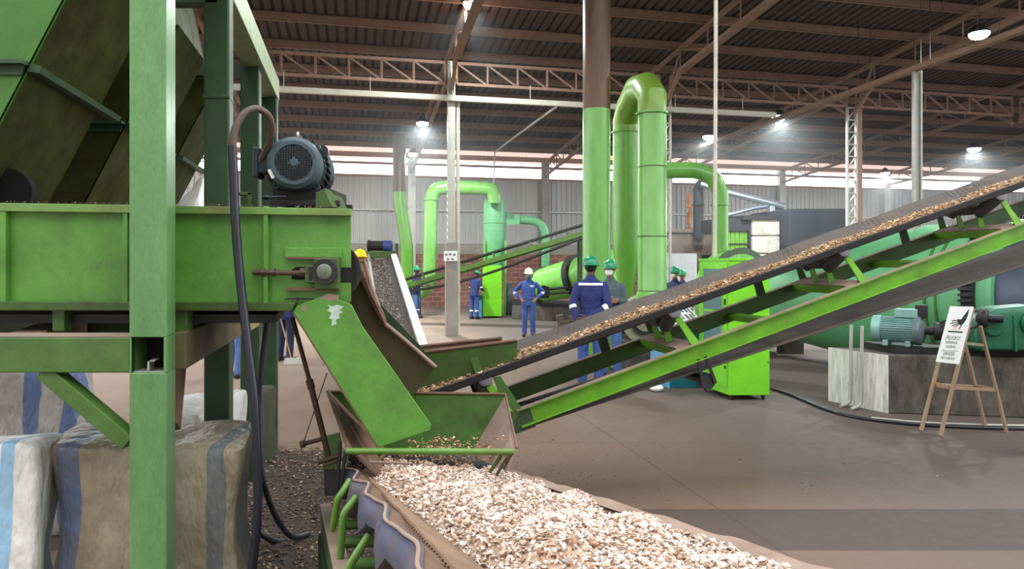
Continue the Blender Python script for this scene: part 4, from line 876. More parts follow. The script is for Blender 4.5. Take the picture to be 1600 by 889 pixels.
# tail: end plate, pulley, legs, feed tray
mb = MB(); mb.prism([P(px, py, 4.97) for px, py in ((770, 590), (782, 588), (816, 640), (800, 662), (790, 640))], (0, 0.01, 0)); mb.build('tail_plate', M['frame'], ic, smooth=False)
mb = MB(); mb.cyl(I(-0.75, 0.0, 0.1), I(-0.75, WB, 0.1), 0.075, n=24); mb.build('tail_pulley', M['dark'], ic)
mb = MB(); mb.beam(I(-0.9, 0, -0.08), I(0.1, 0, -0.08), 0.05, 0.16); mb.build('tail_beam', M['dark_green'], ic, smooth=False)
for r in (-0.3,):
    for s in (0, WB):
        p = I(r, s, -0.1); mb = MB(); mb.span((p.x-0.04, p.y-0.04, 0), (p.x+0.04, p.y+0.04, p.z+0.02)); mb.span((p.x-0.08, p.y-0.08, 0), (p.x+0.08, p.y+0.08, 0.012)); mb.build('leg', M['dark_green'], ic, smooth=False)
for s in (0, WB):
    p = I(5.6, s, -0.1); mb = MB(); mb.span((p.x-0.05, p.y-0.05, 0), (p.x+0.05, p.y+0.05, p.z+0.02)); mb.span((p.x-0.1, p.y-0.1, 0), (p.x+0.1, p.y+0.1, 0.012)); mb.build('leg', M['bright'], ic, smooth=False)
ft = thing('feed_tray', 'dark green open feed tray above the low end of the inclined conveyor', 'tray', P(730, 600, 5.2))
mb = MB(); mb.prism([P(px, py, 5.02) for px, py in ((646, 552), (808, 532), (808, 577), (655, 613), (640, 600))], (0, 0.008, 0)); mb.build('side_plate', M['olive'], ft, smooth=False)
mb = MB(); mb.prism([P(px, py, 5.66) for px, py in ((640, 543), (782, 528), (786, 570), (650, 600))], (0, 0.008, 0)); mb.build('side_plate', M['dust_brown'], ft, smooth=False)
mb = MB(); mb.tube([P(646, 552, 5.02), P(808, 532, 5.02)], 0.012, 8); mb.build('rim', M['dust_brown'], ft)
mb = MB(); mb.tube([P(640, 543, 5.66), P(782, 528, 5.66)], 0.012, 8); mb.tube([P(782, 526.5, 5.66), P(783, 540, 5.66)], 0.014, 8); mb.build('rim', M['dust_brown'], ft)
mb = MB(); mb.prism([P(px, py, 4.985) for px, py in ((735, 561), (746, 558), (769, 616), (756, 620))], (0, 0.012, 0)); mb.build('strap', M['frame'], ft, smooth=False)
mb = MB(); mb.prism([P(px, py, 5.4) for px, py in ((733, 598), (745, 594), (756, 622), (742, 622))], (0, 0.03, 0)); mb.build('stay', M['dark'], ft, smooth=False)

# ------------------------------------------------------------------ sacks under the frame
def bag(name, x0, x1, y0, y1, z1, mat, label, group=None, seed=1, taper=0.0, lump=0.04, shear=0.0, drop=0.0):
    rnd = np.random.default_rng(seed); ph = rnd.uniform(0, 6.28, (6, 3)); fr_ = rnd.uniform(2.5, 7, (6, 3))
    def wobble(p):
        d = 0.5*abs(math.sin(9*p.x+3*p.z+ph[0, 0]))*math.sin(2.2*p.z+ph[1, 0])+sum(math.sin(fr_[i, 0]*p.x+ph[i, 0])*math.sin(fr_[i, 1]*p.y+ph[i, 1])*math.sin(fr_[i, 2]*p.z+ph[i, 2]) for i in range(6))
        return d*lump
    cx, cy, hx, hy = (x0+x1)/2, (y0+y1)/2, (x1-x0)/2, (y1-y0)/2
    rows = []; N = 72
    zs = [(0, 0.94), (0.03, 0.98), (0.12, 1.0), (0.25, 1.02), (0.4, 1.025), (0.55, 1.02), (0.7, 1.01), (0.8, 1.005), (0.88, 1.0), (0.94, 0.99), (0.975, 0.975), (0.99, 0.94)]+[(1.0+0.006*k, 0.84-0.2*k) for k in range(5)]
    for fz, sc in zs:
        row = []
        for k in range(N):
            a_ = 2*math.pi*k/N; c, s = math.cos(a_), math.sin(a_); e = 0.2
            px = math.copysign(abs(c)**e, c); py = math.copysign(abs(s)**e, s)
            p = Vector((cx+hx*sc*px*(1-taper*fz), cy+hy*sc*py*(1-taper*fz), z1*min(fz, 1.02)))
            w_ = wobble(p)*(0.3 if fz < 0.02 else 1); q = p+Vector((px, py, 0)).normalized()*w_*0.8+Vector((0, 0, w_*0.5 if fz > 0.5 else 0))
            q.z = max(0, q.z-drop*(q.y-y0)*fz); q.x -= shear*(q.y-y0); row.append(q)
        rows.append(row)
    mb = MB(); mb.loft(rows); o = mb.build(name, mat, None); return tag(o, label, 'sack', group)
AX = (1, 0, 0)
bag('bulk_bag', -3.0, -2.12, 3.12, 3.55, 1.06, bag_mat('bag_white', (232, 232, 226), [(-2.24, 0.03, (120, 176, 214))], AX, 0.15), 'bright white bulk bag with a pale blue stripe at lower left', seed=2, shear=0.3, drop=0.22)
bag('bulk_bag', -2.16, -1.23, 3.24, 3.82, 1.0, bag_mat('bag_tan', (168, 156, 134), [(-2.06, 0.055, (54, 96, 150)), (-1.37, 0.038, (82, 104, 122))], AX, 0.62), 'soiled tan bulk bag with blue stripes behind the front post', seed=3, shear=0.3)
bag('bulk_bag', -4.0, -2.9, 4.75, 5.5, 1.14, bag_mat('bag_grey', (196, 192, 186), [(-3.24, 0.05, (60, 104, 170)), (-3.0, 0.05, (60, 104, 170))], AX, 0.4), 'grey bulk bag with two blue stripes beneath the front beam brace', seed=5, shear=0.5)
bag('bulk_bag', -2.45, -2.05, 4.7, 5.5, 0.84, bag_mat('bag_pale', (206, 204, 198), [], AX, 0.25), 'pale slumped sack between the second and third posts', seed=8, lump=0.05, taper=0.15)
bag('bulk_bag', -2.5, -2.2, 6.25, 6.75, 0.68, surf('mesh_sack', (62, 64, 50), 0.8, var=0.3, dirt=0.4), 'dark grey green sack slumped at the foot of the last post', seed=9, lump=0.05, taper=0.3)

# ------------------------------------------------------------------ litter on the floor
mb = MB(); rows = []
for j in range(26):
    rows.append([])
    for i in range(26):
        u_, v_ = i/25, j/25; x = -2.2+1.75*u_+0.25*(1-v_)*0; y = 3.0+3.9*v_; x -= 0.16*(y-3)
        h_ = 0.035*math.sin(math.pi*u_)**0.6*math.sin(math.pi*min(1, v_*1.02))**0.5*(1+0.5*math.sin(7*u_+5*v_))
        rows[-1].append(Vector((x, y, max(0.0015, h_))))
mb.sheet(rows); lb = mb.build('floor_litter', M['litter_bed']); tag(lb, 'dark bed of dropped chips and dust on the floor between sacks and hopper', 'litter', None, 'stuff')
ps = []
while len(ps) < 8500:
    v_ = random.random(); u_ = random.random(); x = -2.2+1.75*u_; y = 3.0+3.9*v_**0.8+random.uniform(-0.1, 0.15); x -= 0.16*(y-3)
    ps.append((x, y, 0.012+0.035*math.sin(math.pi*u_)**0.6*math.sin(math.pi*min(1, max(0, (y-3)/3.9)))**0.5*(1+0.5*math.sin(7*u_+5*v_))))
flakes('loose_chips', np.array(ps), RNG.uniform(0.012, 0.042, len(ps)), M['litter'], lb, 0.3)['kind'] = 'stuff'
ps = [G(800+abs(random.gauss(0, 110)), min(800, max(665, random.gauss(742, 34))))+Vector((0, 0, 0.004)) for _ in range(110)]+[G(random.uniform(800, 1500), random.uniform(640, 790))+Vector((0, 0, 0.004)) for _ in range(40)]
o = flakes('floor_crumbs', np.array(ps), RNG.uniform(0.012, 0.03, len(ps)), M['litter'], None, 0.15); tag(o, 'sparse dark crumbs scattered on the brown floor right of the hopper', 'crumbs', None, 'stuff')
# ------------------------------------------------------------------ lime control cabinet
c0 = Vector((2.90, 9.42, 0)); ra = math.radians(3)
dx = Vector((math.cos(ra), math.sin(ra), 0)); dy = Vector((-0.2, 0.98, 0)).normalized()
cw, cd_, zb, zt = 0.56, 0.86, 0.07, 1.90
cab = thing('control_cabinet', 'tall lime green control cabinet on castors with a window in its door', 'cabinet', c0+dx*0.28+dy*0.4)
def cq(a, b2, z): return c0+dx*a+dy*b2+Vector((0, 0, z))
def cbox(mb, a0, a1, b0, b1, z0, z1): mb.hexa([cq(a0, b0, z0), cq(a1, b0, z0), cq(a1, b1, z0), cq(a0, b1, z0)], [cq(a0, b0, z1), cq(a1, b0, z1), cq(a1, b1, z1), cq(a0, b1, z1)])
mb = MB(); cbox(mb, 0, cw, 0, cd_, zb, zt); mb.build('body', M['lime'], cab, smooth=False, bevel=0.006)
mb = MB(); cbox(mb, -0.01, cw+0.01, -0.01, cd_+0.01, zt-0.03, zt+0.005); mb.build('lid', M['lime'], cab, smooth=False, bevel=0.004)
mb = MB(); cbox(mb, -0.016, 0, 0.03, cd_-0.03, zb+0.1, zt-0.06); dr = mb.build('door', M['lime'], cab, smooth=False, bevel=0.004)
mb = MB(); cbox(mb, -0.02, -0.014, 0.14, 0.68, 0.62, 1.76); mb.build('window', M['glass'], dr, smooth=False)
mb = MB()
for a_ in ((0.12, 0.14, 0.6, 1.78), (0.68, 0.70, 0.6, 1.78)): cbox(mb, -0.024, -0.014, *a_)
for z in (0.6, 1.76, 1.16): cbox(mb, -0.024, -0.014, 0.12, 0.70, z, z+0.03)
mb.build('window_frame', M['lime'], dr, smooth=False)
mb = MB(); cbox(mb, -0.03, -0.016, 0.05, 0.075, 1.28, 1.36); cbox(mb, -0.03, -0.016, 0.05, 0.07, 0.42, 0.46); mb.build('handle', M['dark'], dr, smooth=False)
for a_, b2 in ((0.06, 0.06), (cw-0.06, 0.06), (0.06, cd_-0.06), (cw-0.06, cd_-0.06)):
    mb = MB(); p = cq(a_, b2, 0.032); mb.cyl(p-dx*0.012, p+dx*0.012, 0.032, n=16); mb.span(p+Vector((-0.025, -0.025, 0.02)), p+Vector((0.025, 0.025, 0.04))); mb.build('castor', M['dark'], cab)
mb = MB(); p = cq(cw+0.001, 0.03, 0.5); cbox(mb, cw-0.03, cw-0.015, -0.004, 0, 0.5, 0.52); cbox(mb, cw-0.03, cw-0.015, -0.004, 0, 1.4, 1.42); mb.build('screw', M['dark'], cab, smooth=False)

# console behind it
q0 = Vector((2.32, 10.35, 0)); co = thing('control_console', 'teal and pale blue console with a sloped white control panel left of the cabinet', 'console', q0+Vector((0.25, 0.3, 0)))
def kq(a, b2, z): return q0+Vector((0.98, 0.1, 0))*a+Vector((-0.2, 0.98, 0))*b2+Vector((0, 0, z))
def kbox(mb, a0, a1, b0, b1, z0, z1, dz=0): mb.hexa([kq(a0, b0, z0), kq(a1, b0, z0), kq(a1, b1, z0), kq(a0, b1, z0)], [kq(a0, b0, z1), kq(a1, b0, z1), kq(a1, b1, z1+dz), kq(a0, b1, z1+dz)])
mb = MB(); kbox(mb, 0.0, 0.5, 0.0, 0.7, 0.0, 0.98, 0.0); mb.build('body', M['teal'], co, smooth=False, bevel=0.005)
mb = MB(); kbox(mb, -0.01, 0.0, 0.0, 0.7, 0.0, 0.95); kbox(mb, -0.4, 0.0, 0.16, 0.7, 0.0, 0.1); mb.build('side_panel', M['sky_blue'], co, smooth=False)
mb = MB(); mb.hexa([kq(-0.02, -0.02, 0.93), kq(0.52, -0.02, 0.93), kq(0.52, 0.6, 1.16), kq(-0.02, 0.6, 1.16)], [kq(-0.02, -0.02, 0.96), kq(0.52, -0.02, 0.96), kq(0.52, 0.6, 1.2), kq(-0.02, 0.6, 1.2)]); tp = mb.build('control_panel', M['white'], co, smooth=False)
def tq(a, b2, h=0.003): return kq(a, b2, 0.96+(b2+0.02)/0.62*0.24+h)
mb = MB()
for a0, a1, b0, b1 in ((0.02, 0.08, 0.3, 0.5), (0.14, 0.28, 0.1, 0.12), (0.14, 0.28, 0.5, 0.52), (0.14, 0.155, 0.1, 0.52), (0.265, 0.28, 0.1, 0.52), (0.33, 0.37, 0.1, 0.25), (0.33, 0.37, 0.32, 0.5), (0.4, 0.44, 0.1, 0.25), (0.4, 0.44, 0.32, 0.5), (0.46, 0.49, 0.2, 0.5)):
    mb.hexa([tq(a0, b0, 0), tq(a1, b0, 0), tq(a1, b1, 0), tq(a0, b1, 0)], [tq(a0, b0), tq(a1, b0), tq(a1, b1), tq(a0, b1)])
mb.build('buttons', M['grey_ink'], tp, smooth=False)
mb = MB(); kbox(mb, 0.1, 0.52, 0.6, 0.72, 1.0, 1.24); mb.build('rear_box', M['sky_blue'], co, smooth=False)
mb = MB(); mb.ball(PZ(1026, 0.05, 10.1), (0.1, 0.09, 0.055)); o = mb.build('plastic_bag', M['mask']); tag(o, 'small crumpled white plastic bag on the floor by the pale blue console', 'bag')

# ------------------------------------------------------------------ big dryer drum, plinth, motor, gearbox
DP, DQ = Vector((4.82, 14.8, 1.12)), Vector((7.84, 9.41, 1.36))
dax = (DQ-DP).normalized()
def D(t): return DP.lerp(DQ, t)
dd = thing('dryer_drum', 'big pale green rotary dryer drum with a dark gear ring behind the sign', 'dryer', (6.3, 12, 0))
def drum(mb, ts, rs, n=64): mb.tube([D(t) for t in ts], rs, n)
mb = MB(); drum(mb, [0.0, 0.2, 0.3, 0.45, 0.56, 0.87], [0.78, 0.8, 0.9, 1.06, 1.12, 1.12]); mb.build('shell', M['pale'], dd)
mb = MB(); drum(mb, [-0.07, -0.06, 0.0, 0.01], [0.9, 1.0, 1.0, 0.9]); mb.build('end_hood', M['stack'], dd)
mb = MB(); mb.ring(D(0.005), dax, 0.9, 1.04, 0.05, 64); mb.build('hood_rim', M['dark_green'], dd)
mb = MB(); mb.ring(D(0.66), dax, 1.12, 1.18, 0.16, 64); mb.build('riding_ring', M['pale'], dd)
mb = MB(); mb.ring(D(0.83), dax, 1.1, 1.19, 0.16, 72)
a_u = dax.cross(Vector((0, 0, 1))).normalized(); a_v = a_u.cross(dax)
for k in range(96):
    a_ = 2*math.pi*k/96; d_ = a_u*math.cos(a_)+a_v*math.sin(a_); mb.beam(D(0.83)+d_*1.18, D(0.83)+d_*1.26, 0.035, 0.16, dax)
mb.build('ring_gear', M['dark'], dd, smooth=False)
mb = MB(); drum(mb, [0.875, 1.2], [1.06, 1.06]); mb.build('feed_section', surf('dark_blue_steel', (72, 78, 96), 0.4, metal=0.3, dirt=0.3, dirt_rgb=(54, 52, 58)), dd)
mb = MB(); mb.ring(D(0.872), dax, 1.0, 1.15, 0.06, 64); mb.build('shell_flange', M['pale'], dd)
for t in (0.73, 0.755):
    mb = MB(); mb.ring(D(t), dax, 1.12, 1.15, 0.03, 64); mb.build('shell_rib', M['frame'], dd)
for t, rr in ((0.12, 0.79), (0.66, 1.18)):
    for sx in (-0.6, 0.6):
        p = D(t)+a_u*sx; p.z = D(t).z-math.sqrt((rr+0.13)**2-0.36); mb = MB(); mb.cyl(p-dax*0.1, p+dax*0.1, 0.13, n=24); mb.build('support_roller', M['dark'], dd)
        mb = MB(); mb.span((p.x-0.2, p.y-0.2, 0), (p.x+0.2, p.y+0.2, max(0.03, p.z-0.12))); mb.build('pier', M['dark_concrete'], dd, smooth=False)
# plinth: dark front, whitewashed left end
pa, pb, pd = Vector((4.61, 8.62, 0)), Vector((6.5, 8.3, 0)), Vector((4.235, 9.42, 0)); pz = 0.715
pl = thing('concrete_plinth', 'stained concrete machine plinth with a whitewashed left end', 'plinth', pa)
up = Vector((0, 0, pz))
mb = MB(); mb.hexa([pa, pb, pb+(pd-pa), pd], [p+up for p in (pa, pb, pb+(pd-pa), pd)]); mb.build('block', M['dark_concrete'], pl, smooth=False, bevel=0.015)
nrm = Vector((-0.8, -0.4, 0)).normalized()*0.006
mb = MB(); mb.hexa([pa+nrm, pd+nrm, pd+nrm+up, pa+nrm+up], [pa, pd, pd+up, pa+up]); mb.build('white_end', M['white_concrete'], pl, smooth=False)
for px, d, pyb in ((1333, 9.02, 640), (1350, 8.86, 640)):
    mb = MB(); off = nrm*6
    mb.tube(smooth_path([PZ(px, 1.05, d)+off, PZ(px-0.5, 0.7, d)+off, PZ(px-1, 0.15, d)+off, PZ(px-4, 0.05, d)+off+nrm*4, PZ(px-12, 0.02, d-0.02)+off+nrm*10], 5), 0.022, 10); mb.tube([PZ(px-1, 0.28, d)+off, PZ(px-1, 0.31, d)+off], 0.03, 10)
    o = mb.build('conduit', M['galv']); tag(o, 'grey steel conduit bending out of the whitewashed plinth end, '+('left one' if px < 1340 else 'right one')+' of two', 'conduit')
mb = MB(); mb.hexa([Vector((4.75, 8.72, pz)), Vector((6.45, 8.42, pz)), Vector((6.15, 8.95, pz)), Vector((4.65, 9.33, pz))], [Vector((4.75, 8.72, pz+0.09)), Vector((6.45, 8.42, pz+0.09)), Vector((6.15, 8.95, pz+0.09)), Vector((4.65, 9.33, pz+0.09))]); mb.build('base_frame', M['dark'], pl, smooth=False)
# drum drive motor on the plinth: axis runs along the plinth towards the viewer's right
mz = pz+0.09; m0 = Vector((4.72, 9.02, mz+0.2)); max_ = Vector((0.78, -0.62, 0)).normalized()
dm = thing('electric_motor', 'pale teal finned electric motor with dark belt pulley on the plinth', 'motor', Vector((5.0, 8.9, mz)))
Q = lambda t, dz=0: m0+max_*t+Vector((0, 0, dz))
mb = MB(); mb.tube([Q(-0.1), Q(-0.08), Q(0.02)], [0.12, 0.165, 0.17], 32); mb.build('fan_cover', M['motor_grey'], dm)
mb = MB(); mb.cyl(Q(0.02), Q(0.4), 0.14, n=32); mu = max_.cross(Vector((0, 0, 1))).normalized()
for k in range(34):
    a_ = 2*math.pi*k/34; d_ = mu*math.cos(a_)+Vector((0, 0, 1))*math.sin(a_); mb.beam(Q(0.03)+d_*0.148, Q(0.38)+d_*0.148, 0.008, 0.03, d_)
mb.build('body', M['motor_grey'], dm)
mb = MB(); mb.tube([Q(0.38), Q(0.4), Q(0.46), Q(0.5)], [0.17, 0.185, 0.185, 0.1], 32); mb.build('end_bell', surf('motor_bell', (96, 112, 116), 0.45, metal=0.2), dm)
mb = MB(); mb.box(Q(0.3, 0.21), (0.26, 0.17, 0.11), rotz(math.atan2(max_.y, max_.x))); mb.build('terminal_box', M['motor_grey'], dm, smooth=False, bevel=0.01)
mb = MB(); mb.box(Q(0.46, 0.24), (0.12, 0.14, 0.16), rotz(math.atan2(max_.y, max_.x))); mb.build('junction_box', M['dark'], dm, smooth=False, bevel=0.01)
mb = MB(); mb.cyl(Q(0.5), Q(0.66), 0.05, n=18); mb.tube([Q(0.6), Q(0.61), Q(0.64), Q(0.67), Q(0.7), Q(0.71)], [0.10, 0.12, 0.105, 0.105, 0.12, 0.1], 28); pp_ = mb.build('pulley', M['dark'], dm)
mb = MB(); mb.cyl(Q(0.705), Q(0.714), 0.06, n=20); mb.build('pulley_hub', M['rod'], pp_)
mb = MB()
for t in (0.08, 0.33): mb.box(Q(t, -0.165), (0.06, 0.3, 0.07), rotz(math.atan2(max_.y, max_.x)))
mb.build('foot', M['motor_grey'], dm, smooth=False, bevel=0.006)
pgx = P(1528, 497, 8.35)
mb = MB(); mb.tube([Q(0.655, 0.11), pgx+Vector((0, 0, 0.09))], 0.011, 6); mb.tube([Q(0.655, -0.11), pgx+Vector((0, 0, -0.09))], 0.011, 6); mb.build('drive_belt', M['black'], dm)
# gearbox
gb = thing('gearbox', 'dark green ribbed gearbox under the drum at the right edge', 'gearbox', PZ(1575, mz, 8.6))
gx, gy = P(1575, 500, 8.5).x, 8.35
mb = MB(); mb.loft([[Vector((gx-0.48, gy, mz)), Vector((gx+0.4, gy-0.12, mz)), Vector((gx+0.3, gy+0.34, mz)), Vector((gx-0.43, gy+0.46, mz))], [Vector((gx-0.48, gy, mz+0.3)), Vector((gx+0.4, gy-0.12, mz+0.3)), Vector((gx+0.3, gy+0.34, mz+0.3)), Vector((gx-0.43, gy+0.46, mz+0.3))], [Vector((gx-0.4, gy, mz+0.4)), Vector((gx+0.36, gy-0.1, mz+0.46)), Vector((gx+0.28, gy+0.32, mz+0.46)), Vector((gx-0.36, gy+0.44, mz+0.4))], [Vector((gx-0.2, gy+0.02, mz+0.5)), Vector((gx+0.25, gy-0.06, mz+0.54)), Vector((gx+0.2, gy+0.3, mz+0.54)), Vector((gx-0.15, gy+0.42, mz+0.5))]]); hs = mb.build('housing', M['gearbox'], gb, bevel=0.03)
for cx_, r_, zz in ((gx-0.3, 0.11, 0.28), (gx+0.14, 0.15, 0.33)):
    mb = MB(); yy = gy-0.155*(cx_-gx+0.48)/1.18; c = Vector((cx_, yy, mz+zz)); n_ = Vector((-0.15, -1, 0)).normalized(); mb.tube([c+n_*-0.05, c+n_*0.03, c+n_*0.05], [r_, r_, r_*0.85], 28); mb.build('bearing_cover', M['gearbox'], gb)
for fx in (-0.42, -0.08, 0.32):
    mb = MB(); mb.prism([Vector((gx+fx, gy-0.155*(fx+0.48)/1.18-0.04, mz)), Vector((gx+fx+0.02, gy-0.155*(fx+0.48)/1.18-0.04, mz)), Vector((gx+fx+0.02, gy-0.155*(fx+0.48)/1.18-0.005, mz+0.42)), Vector((gx+fx, gy-0.155*(fx+0.48)/1.18-0.005, mz+0.42))], (0, 0.06, 0)); mb.build('rib', M['gearbox'], gb, smooth=False)
mb = MB(); c = pgx; n_ = Vector((0.36, 0.93, 0)); mb.tube([c, c+max_*0.02, c+max_*0.05, c+max_*0.08, c+max_*0.1], [0.1, 0.115, 0.1, 0.115, 0.1], 26); mb.cyl(c-max_*0.02, c+max_*0.25, 0.045, n=16); mb.build('input_pulley', M['dark'], gb)
# black hose on the floor
mb = MB(); mb.tube(smooth_path([G(1204, 609)+Vector((0, 0, 0.02)), G(1240, 621)+Vector((0, 0, 0.02)), G(1290, 642)+Vector((0, 0, 0.02)), G(1340, 655)+Vector((0, 0, 0.02)), G(1410, 664)+Vector((0, 0, 0.02)), G(1480, 669)+Vector((0, 0, 0.02)), G(1560, 672)+Vector((0, 0, 0.02)), G(1660, 673)+Vector((0, 0, 0.02))]), 0.017, 10)
tag(mb.build('floor_hose', M['hose']), 'black hose lying on the floor from the cabinet past the plinth', 'hose')
mb = MB(); mb.tube(smooth_path([G(1362, 655)+Vector((0, 0, 0.018)), G(1400, 659)+Vector((0, 0, 0.018)), G(1450, 663)+Vector((0, 0, 0.018)), G(1560, 667)+Vector((0, 0, 0.018)), G(1660, 668)+Vector((0, 0, 0.018))]), 0.014, 10)
tag(mb.build('floor_hose', M['galv']), 'thin grey hose hugging the foot of the dark plinth face', 'hose')

# ------------------------------------------------------------------ warning sign on its easel
es = thing('sign_easel', 'white hot surface warning board on a raw wood easel before the plinth', 'sign', Vector((4.95, 7.75, 0)))
F1, F2, R1, R2 = G(1437, 667), G(1468, 676), G(1540, 667), G(1573, 676)
T1, T2 = P(1491, 481, 7.84), P(1527, 481, 7.56)
def lath(p, q, wd=0.04, th=0.022, up=(1, 0, 0.3), name='leg'):
    mb = MB(); mb.beam(p, q, wd, th, up); return mb.build(name, M['wood'], es, smooth=False, bevel=0.002)
bl, br = P(1464, 566, 7.87), P(1500, 570, 7.59); tl, tr_ = P(1490, 479.5, 7.93), P(1528, 480, 7.64)
ex = (br-bl); Wd = ex.length; ex.normalize(); ey = ((tl-bl)+(tr_-br))/2; ey = ey-ex*ey.dot(ex); Ht = ey.length; ey.normalize(); ez = ex.cross(ey)
if ez.y > 0: ez = -ez
bl = bl+ez*0.02
def S(u_, v_, h=0): return bl+ex*(u_*Wd)+ey*(v_*Ht)+ez*h
for u0 in (0.07, 0.93):
    t_ = S(u0, 0.99, -0.022); lath(t_-ey*(t_.z/ey.z), t_, up=ez)
F1, F2 = [S(u0, 0.99, -0.022)-ey*(S(u0, 0.99, -0.022).z/ey.z) for u0 in (0.07, 0.93)]; T1, T2 = S(0.07, 0.99, -0.03), S(0.93, 0.99, -0.03)
lath(R1, T1+Vector((0.04, 0, -0.06))+ (R1-T1)*0.1); lath(R2, T2+Vector((0.04, 0, -0.06))+(R2-T2)*0.1)
for k in (0.37, 0.72): lath(F1.lerp(T1, k)+Vector((0.02, 0, 0)), F2.lerp(T2, k)+Vector((0.02, 0, 0)), 0.02, 0.045, (0, 0, 1), 'rail')
lath(R1.lerp(T1, 0.34), R2.lerp(T2, 0.34), 0.02, 0.045, (0, 0, 1), 'rail'); lath(F1.lerp(T1, 0.37), R1.lerp(T1, 0.34), 0.02, 0.03, (0, 0, 1), 'rail'); lath(F2.lerp(T2, 0.37), R2.lerp(T2, 0.34), 0.02, 0.03, (0, 0, 1), 'rail'); lath(F2.lerp(T2, 0.72), R2.lerp(T2, 0.7), 0.02, 0.03, (0, 0, 1), 'rail')
mb = MB(); mb.hexa([S(0, 0), S(1, 0), S(1, 1), S(0, 1)], [S(0, 0, -0.008), S(1, 0, -0.008), S(1, 1, -0.008), S(0, 1, -0.008)]); bd = mb.build('board', M['white'], es, smooth=False)
def shape(pts, mat, name):
    mb = MB(); mb.hexa([S(u_, v_, 0.0005) for u_, v_ in pts], [S(u_, v_, 0.002) for u_, v_ in pts]); return mb.build(name, mat, bd, smooth=False)
shape([(0.2, 0.535), (0.83, 0.535), (0.83, 0.56), (0.2, 0.56)], M['ink'], 'print_bar')
# hand: forearm, palm, four fingers and thumb
shape([(0.86, 0.955), (0.80, 0.92), (0.66, 0.79), (0.62, 0.765), (0.50, 0.775), (0.48, 0.755), (0.55, 0.70), (0.66, 0.665), (0.76, 0.69), (0.84, 0.76), (0.87, 0.85)], M['ink'], 'print_hand')
for p, q, wd in (((0.56, 0.76), (0.24, 0.735), 0.02), ((0.58, 0.73), (0.22, 0.69), 0.02), ((0.60, 0.705), (0.30, 0.645), 0.02), ((0.64, 0.69), (0.42, 0.63), 0.018), ((0.72, 0.69), (0.66, 0.60), 0.02)):
    mb = MB(); a, b_ = S(*p, 0.0012), S(*q, 0.0012); mb.beam(a, b_, wd*0.9*Wd*2, 0.0016, ez); mb.build('print_finger', M['ink'], bd, smooth=False)
for u0 in (0.42, 0.52, 0.62):
    mb = MB(); mb.tube([S(u0+0.03*math.sin(k*1.6), 0.575+0.012*k, 0.001) for k in range(6)], 0.0022, 5); mb.build('print_wave', M['red'], bd)
shape([(0.12, 0.205), (0.84, 0.215), (0.84, 0.222), (0.12, 0.212)], M['grey_ink'], 'print_line')
Rm = Matrix((ex, ey, ez)).transposed()
for txt, v_, size, m_, wid in (('¡PELIGRO!', 0.405, 0.066, 'grey_ink', 0.62), ('SUPERFICIE', 0.335, 0.042, 'grey_ink', 0.5), ('CALIENTE', 0.262, 0.042, 'grey_ink', 0.42), ('DANGER', 0.13, 0.064, 'grey_ink', 0.5), ('HOT SURFACE', 0.062, 0.042, 'grey_ink', 0.6)):
    cu = bpy.data.curves.new('lettering', 'FONT'); cu.body = txt; cu.size = size; cu.align_x = 'CENTER'; cu.extrude = 0.0008
    o = bpy.data.objects.new('lettering', cu); COL.objects.link(o)
    dg = bpy.context.evaluated_depsgraph_get(); dg.update(); me = bpy.data.meshes.new_from_object(o.evaluated_get(dg)); sx = wid*Wd/max(o.dimensions.x, 1e-4)
    bpy.data.objects.remove(o); bpy.data.curves.remove(cu)
    me.transform(Matrix.Translation(S(0.48, v_, 0.0012)) @ Rm.to_4x4() @ Matrix.Diagonal((sx, 1, 1, 1))); me.materials.clear()
    link('lettering', me, M[m_], bd, smooth=False)

# ------------------------------------------------------------------ front line of ducts
def X_(px, d): return (px-800)*d/F
def seams(c, r, zs, m_, par):
    for z in zs: mb = MB(); mb.tube([Vector((c.x, c.y, z-0.01)), Vector((c.x, c.y, z+0.01))], r+0.004, 40); mb.build('seam', M[m_], par)
fs = thing('flue_stack', 'tall flue stack, green below and rust brown above, behind the two workers', 'flue', (X_(932, 12.3), 12.3, 0))
sx_ = X_(932, 12.3); zc = CZ+(HY-172)*12.3/F
mb = MB(); mb.tube([(sx_, 12.3, 0), (sx_, 12.3, zc)], [0.245, 0.24], 48); a = mb.build('lower_pipe', M['stack'], fs)
seams(Vector((sx_, 12.3, 0)), 0.24, (2.1, 3.0, 3.9), 'stack', a)
mb = MB(); mb.tube([(sx_, 12.3, zc), (sx_+0.02, 12.3, 9.5)], [0.24, 0.248], 48); mb.build('upper_pipe', M['rust'], fs)
dk = thing('duct_loop', 'green duct looping over at the top, from cyclone body down to the fan', 'duct', (X_(1019, 12.2), 12.2, 0))
cB = Vector((X_(978, 13.75), 13.75, 0)); cC = Vector((X_(1019, 12.2), 12.2, 0))
zB, zC = CZ+(HY-207)*13.75/F, CZ+(HY-178)*12.2/F
mb = MB(); mb.tube([cB+Vector((0, 0, z)) for z in (1.18, 1.25, 2.1, 2.5, zB)], [0.13, 0.14, 0.25, 0.262, 0.255], 44); a = mb.build('cyclone_body', M['stack2'], dk)
seams(cB, 0.257, (3.55, 4.1), 'stack2', a); seams(cB, 0.262, (2.5,), 'stack2', a)
mb = MB(); mb.tube([cC+Vector((0, 0, z)) for z in (1.08, 1.34, 1.36, zC)], [0.36, 0.26, 0.25, 0.247], 44); a = mb.build('down_pipe', M['stack'], dk)
seams(cC, 0.25, (1.36, 2.3, 3.5), 'frame', a)
top = 5.02
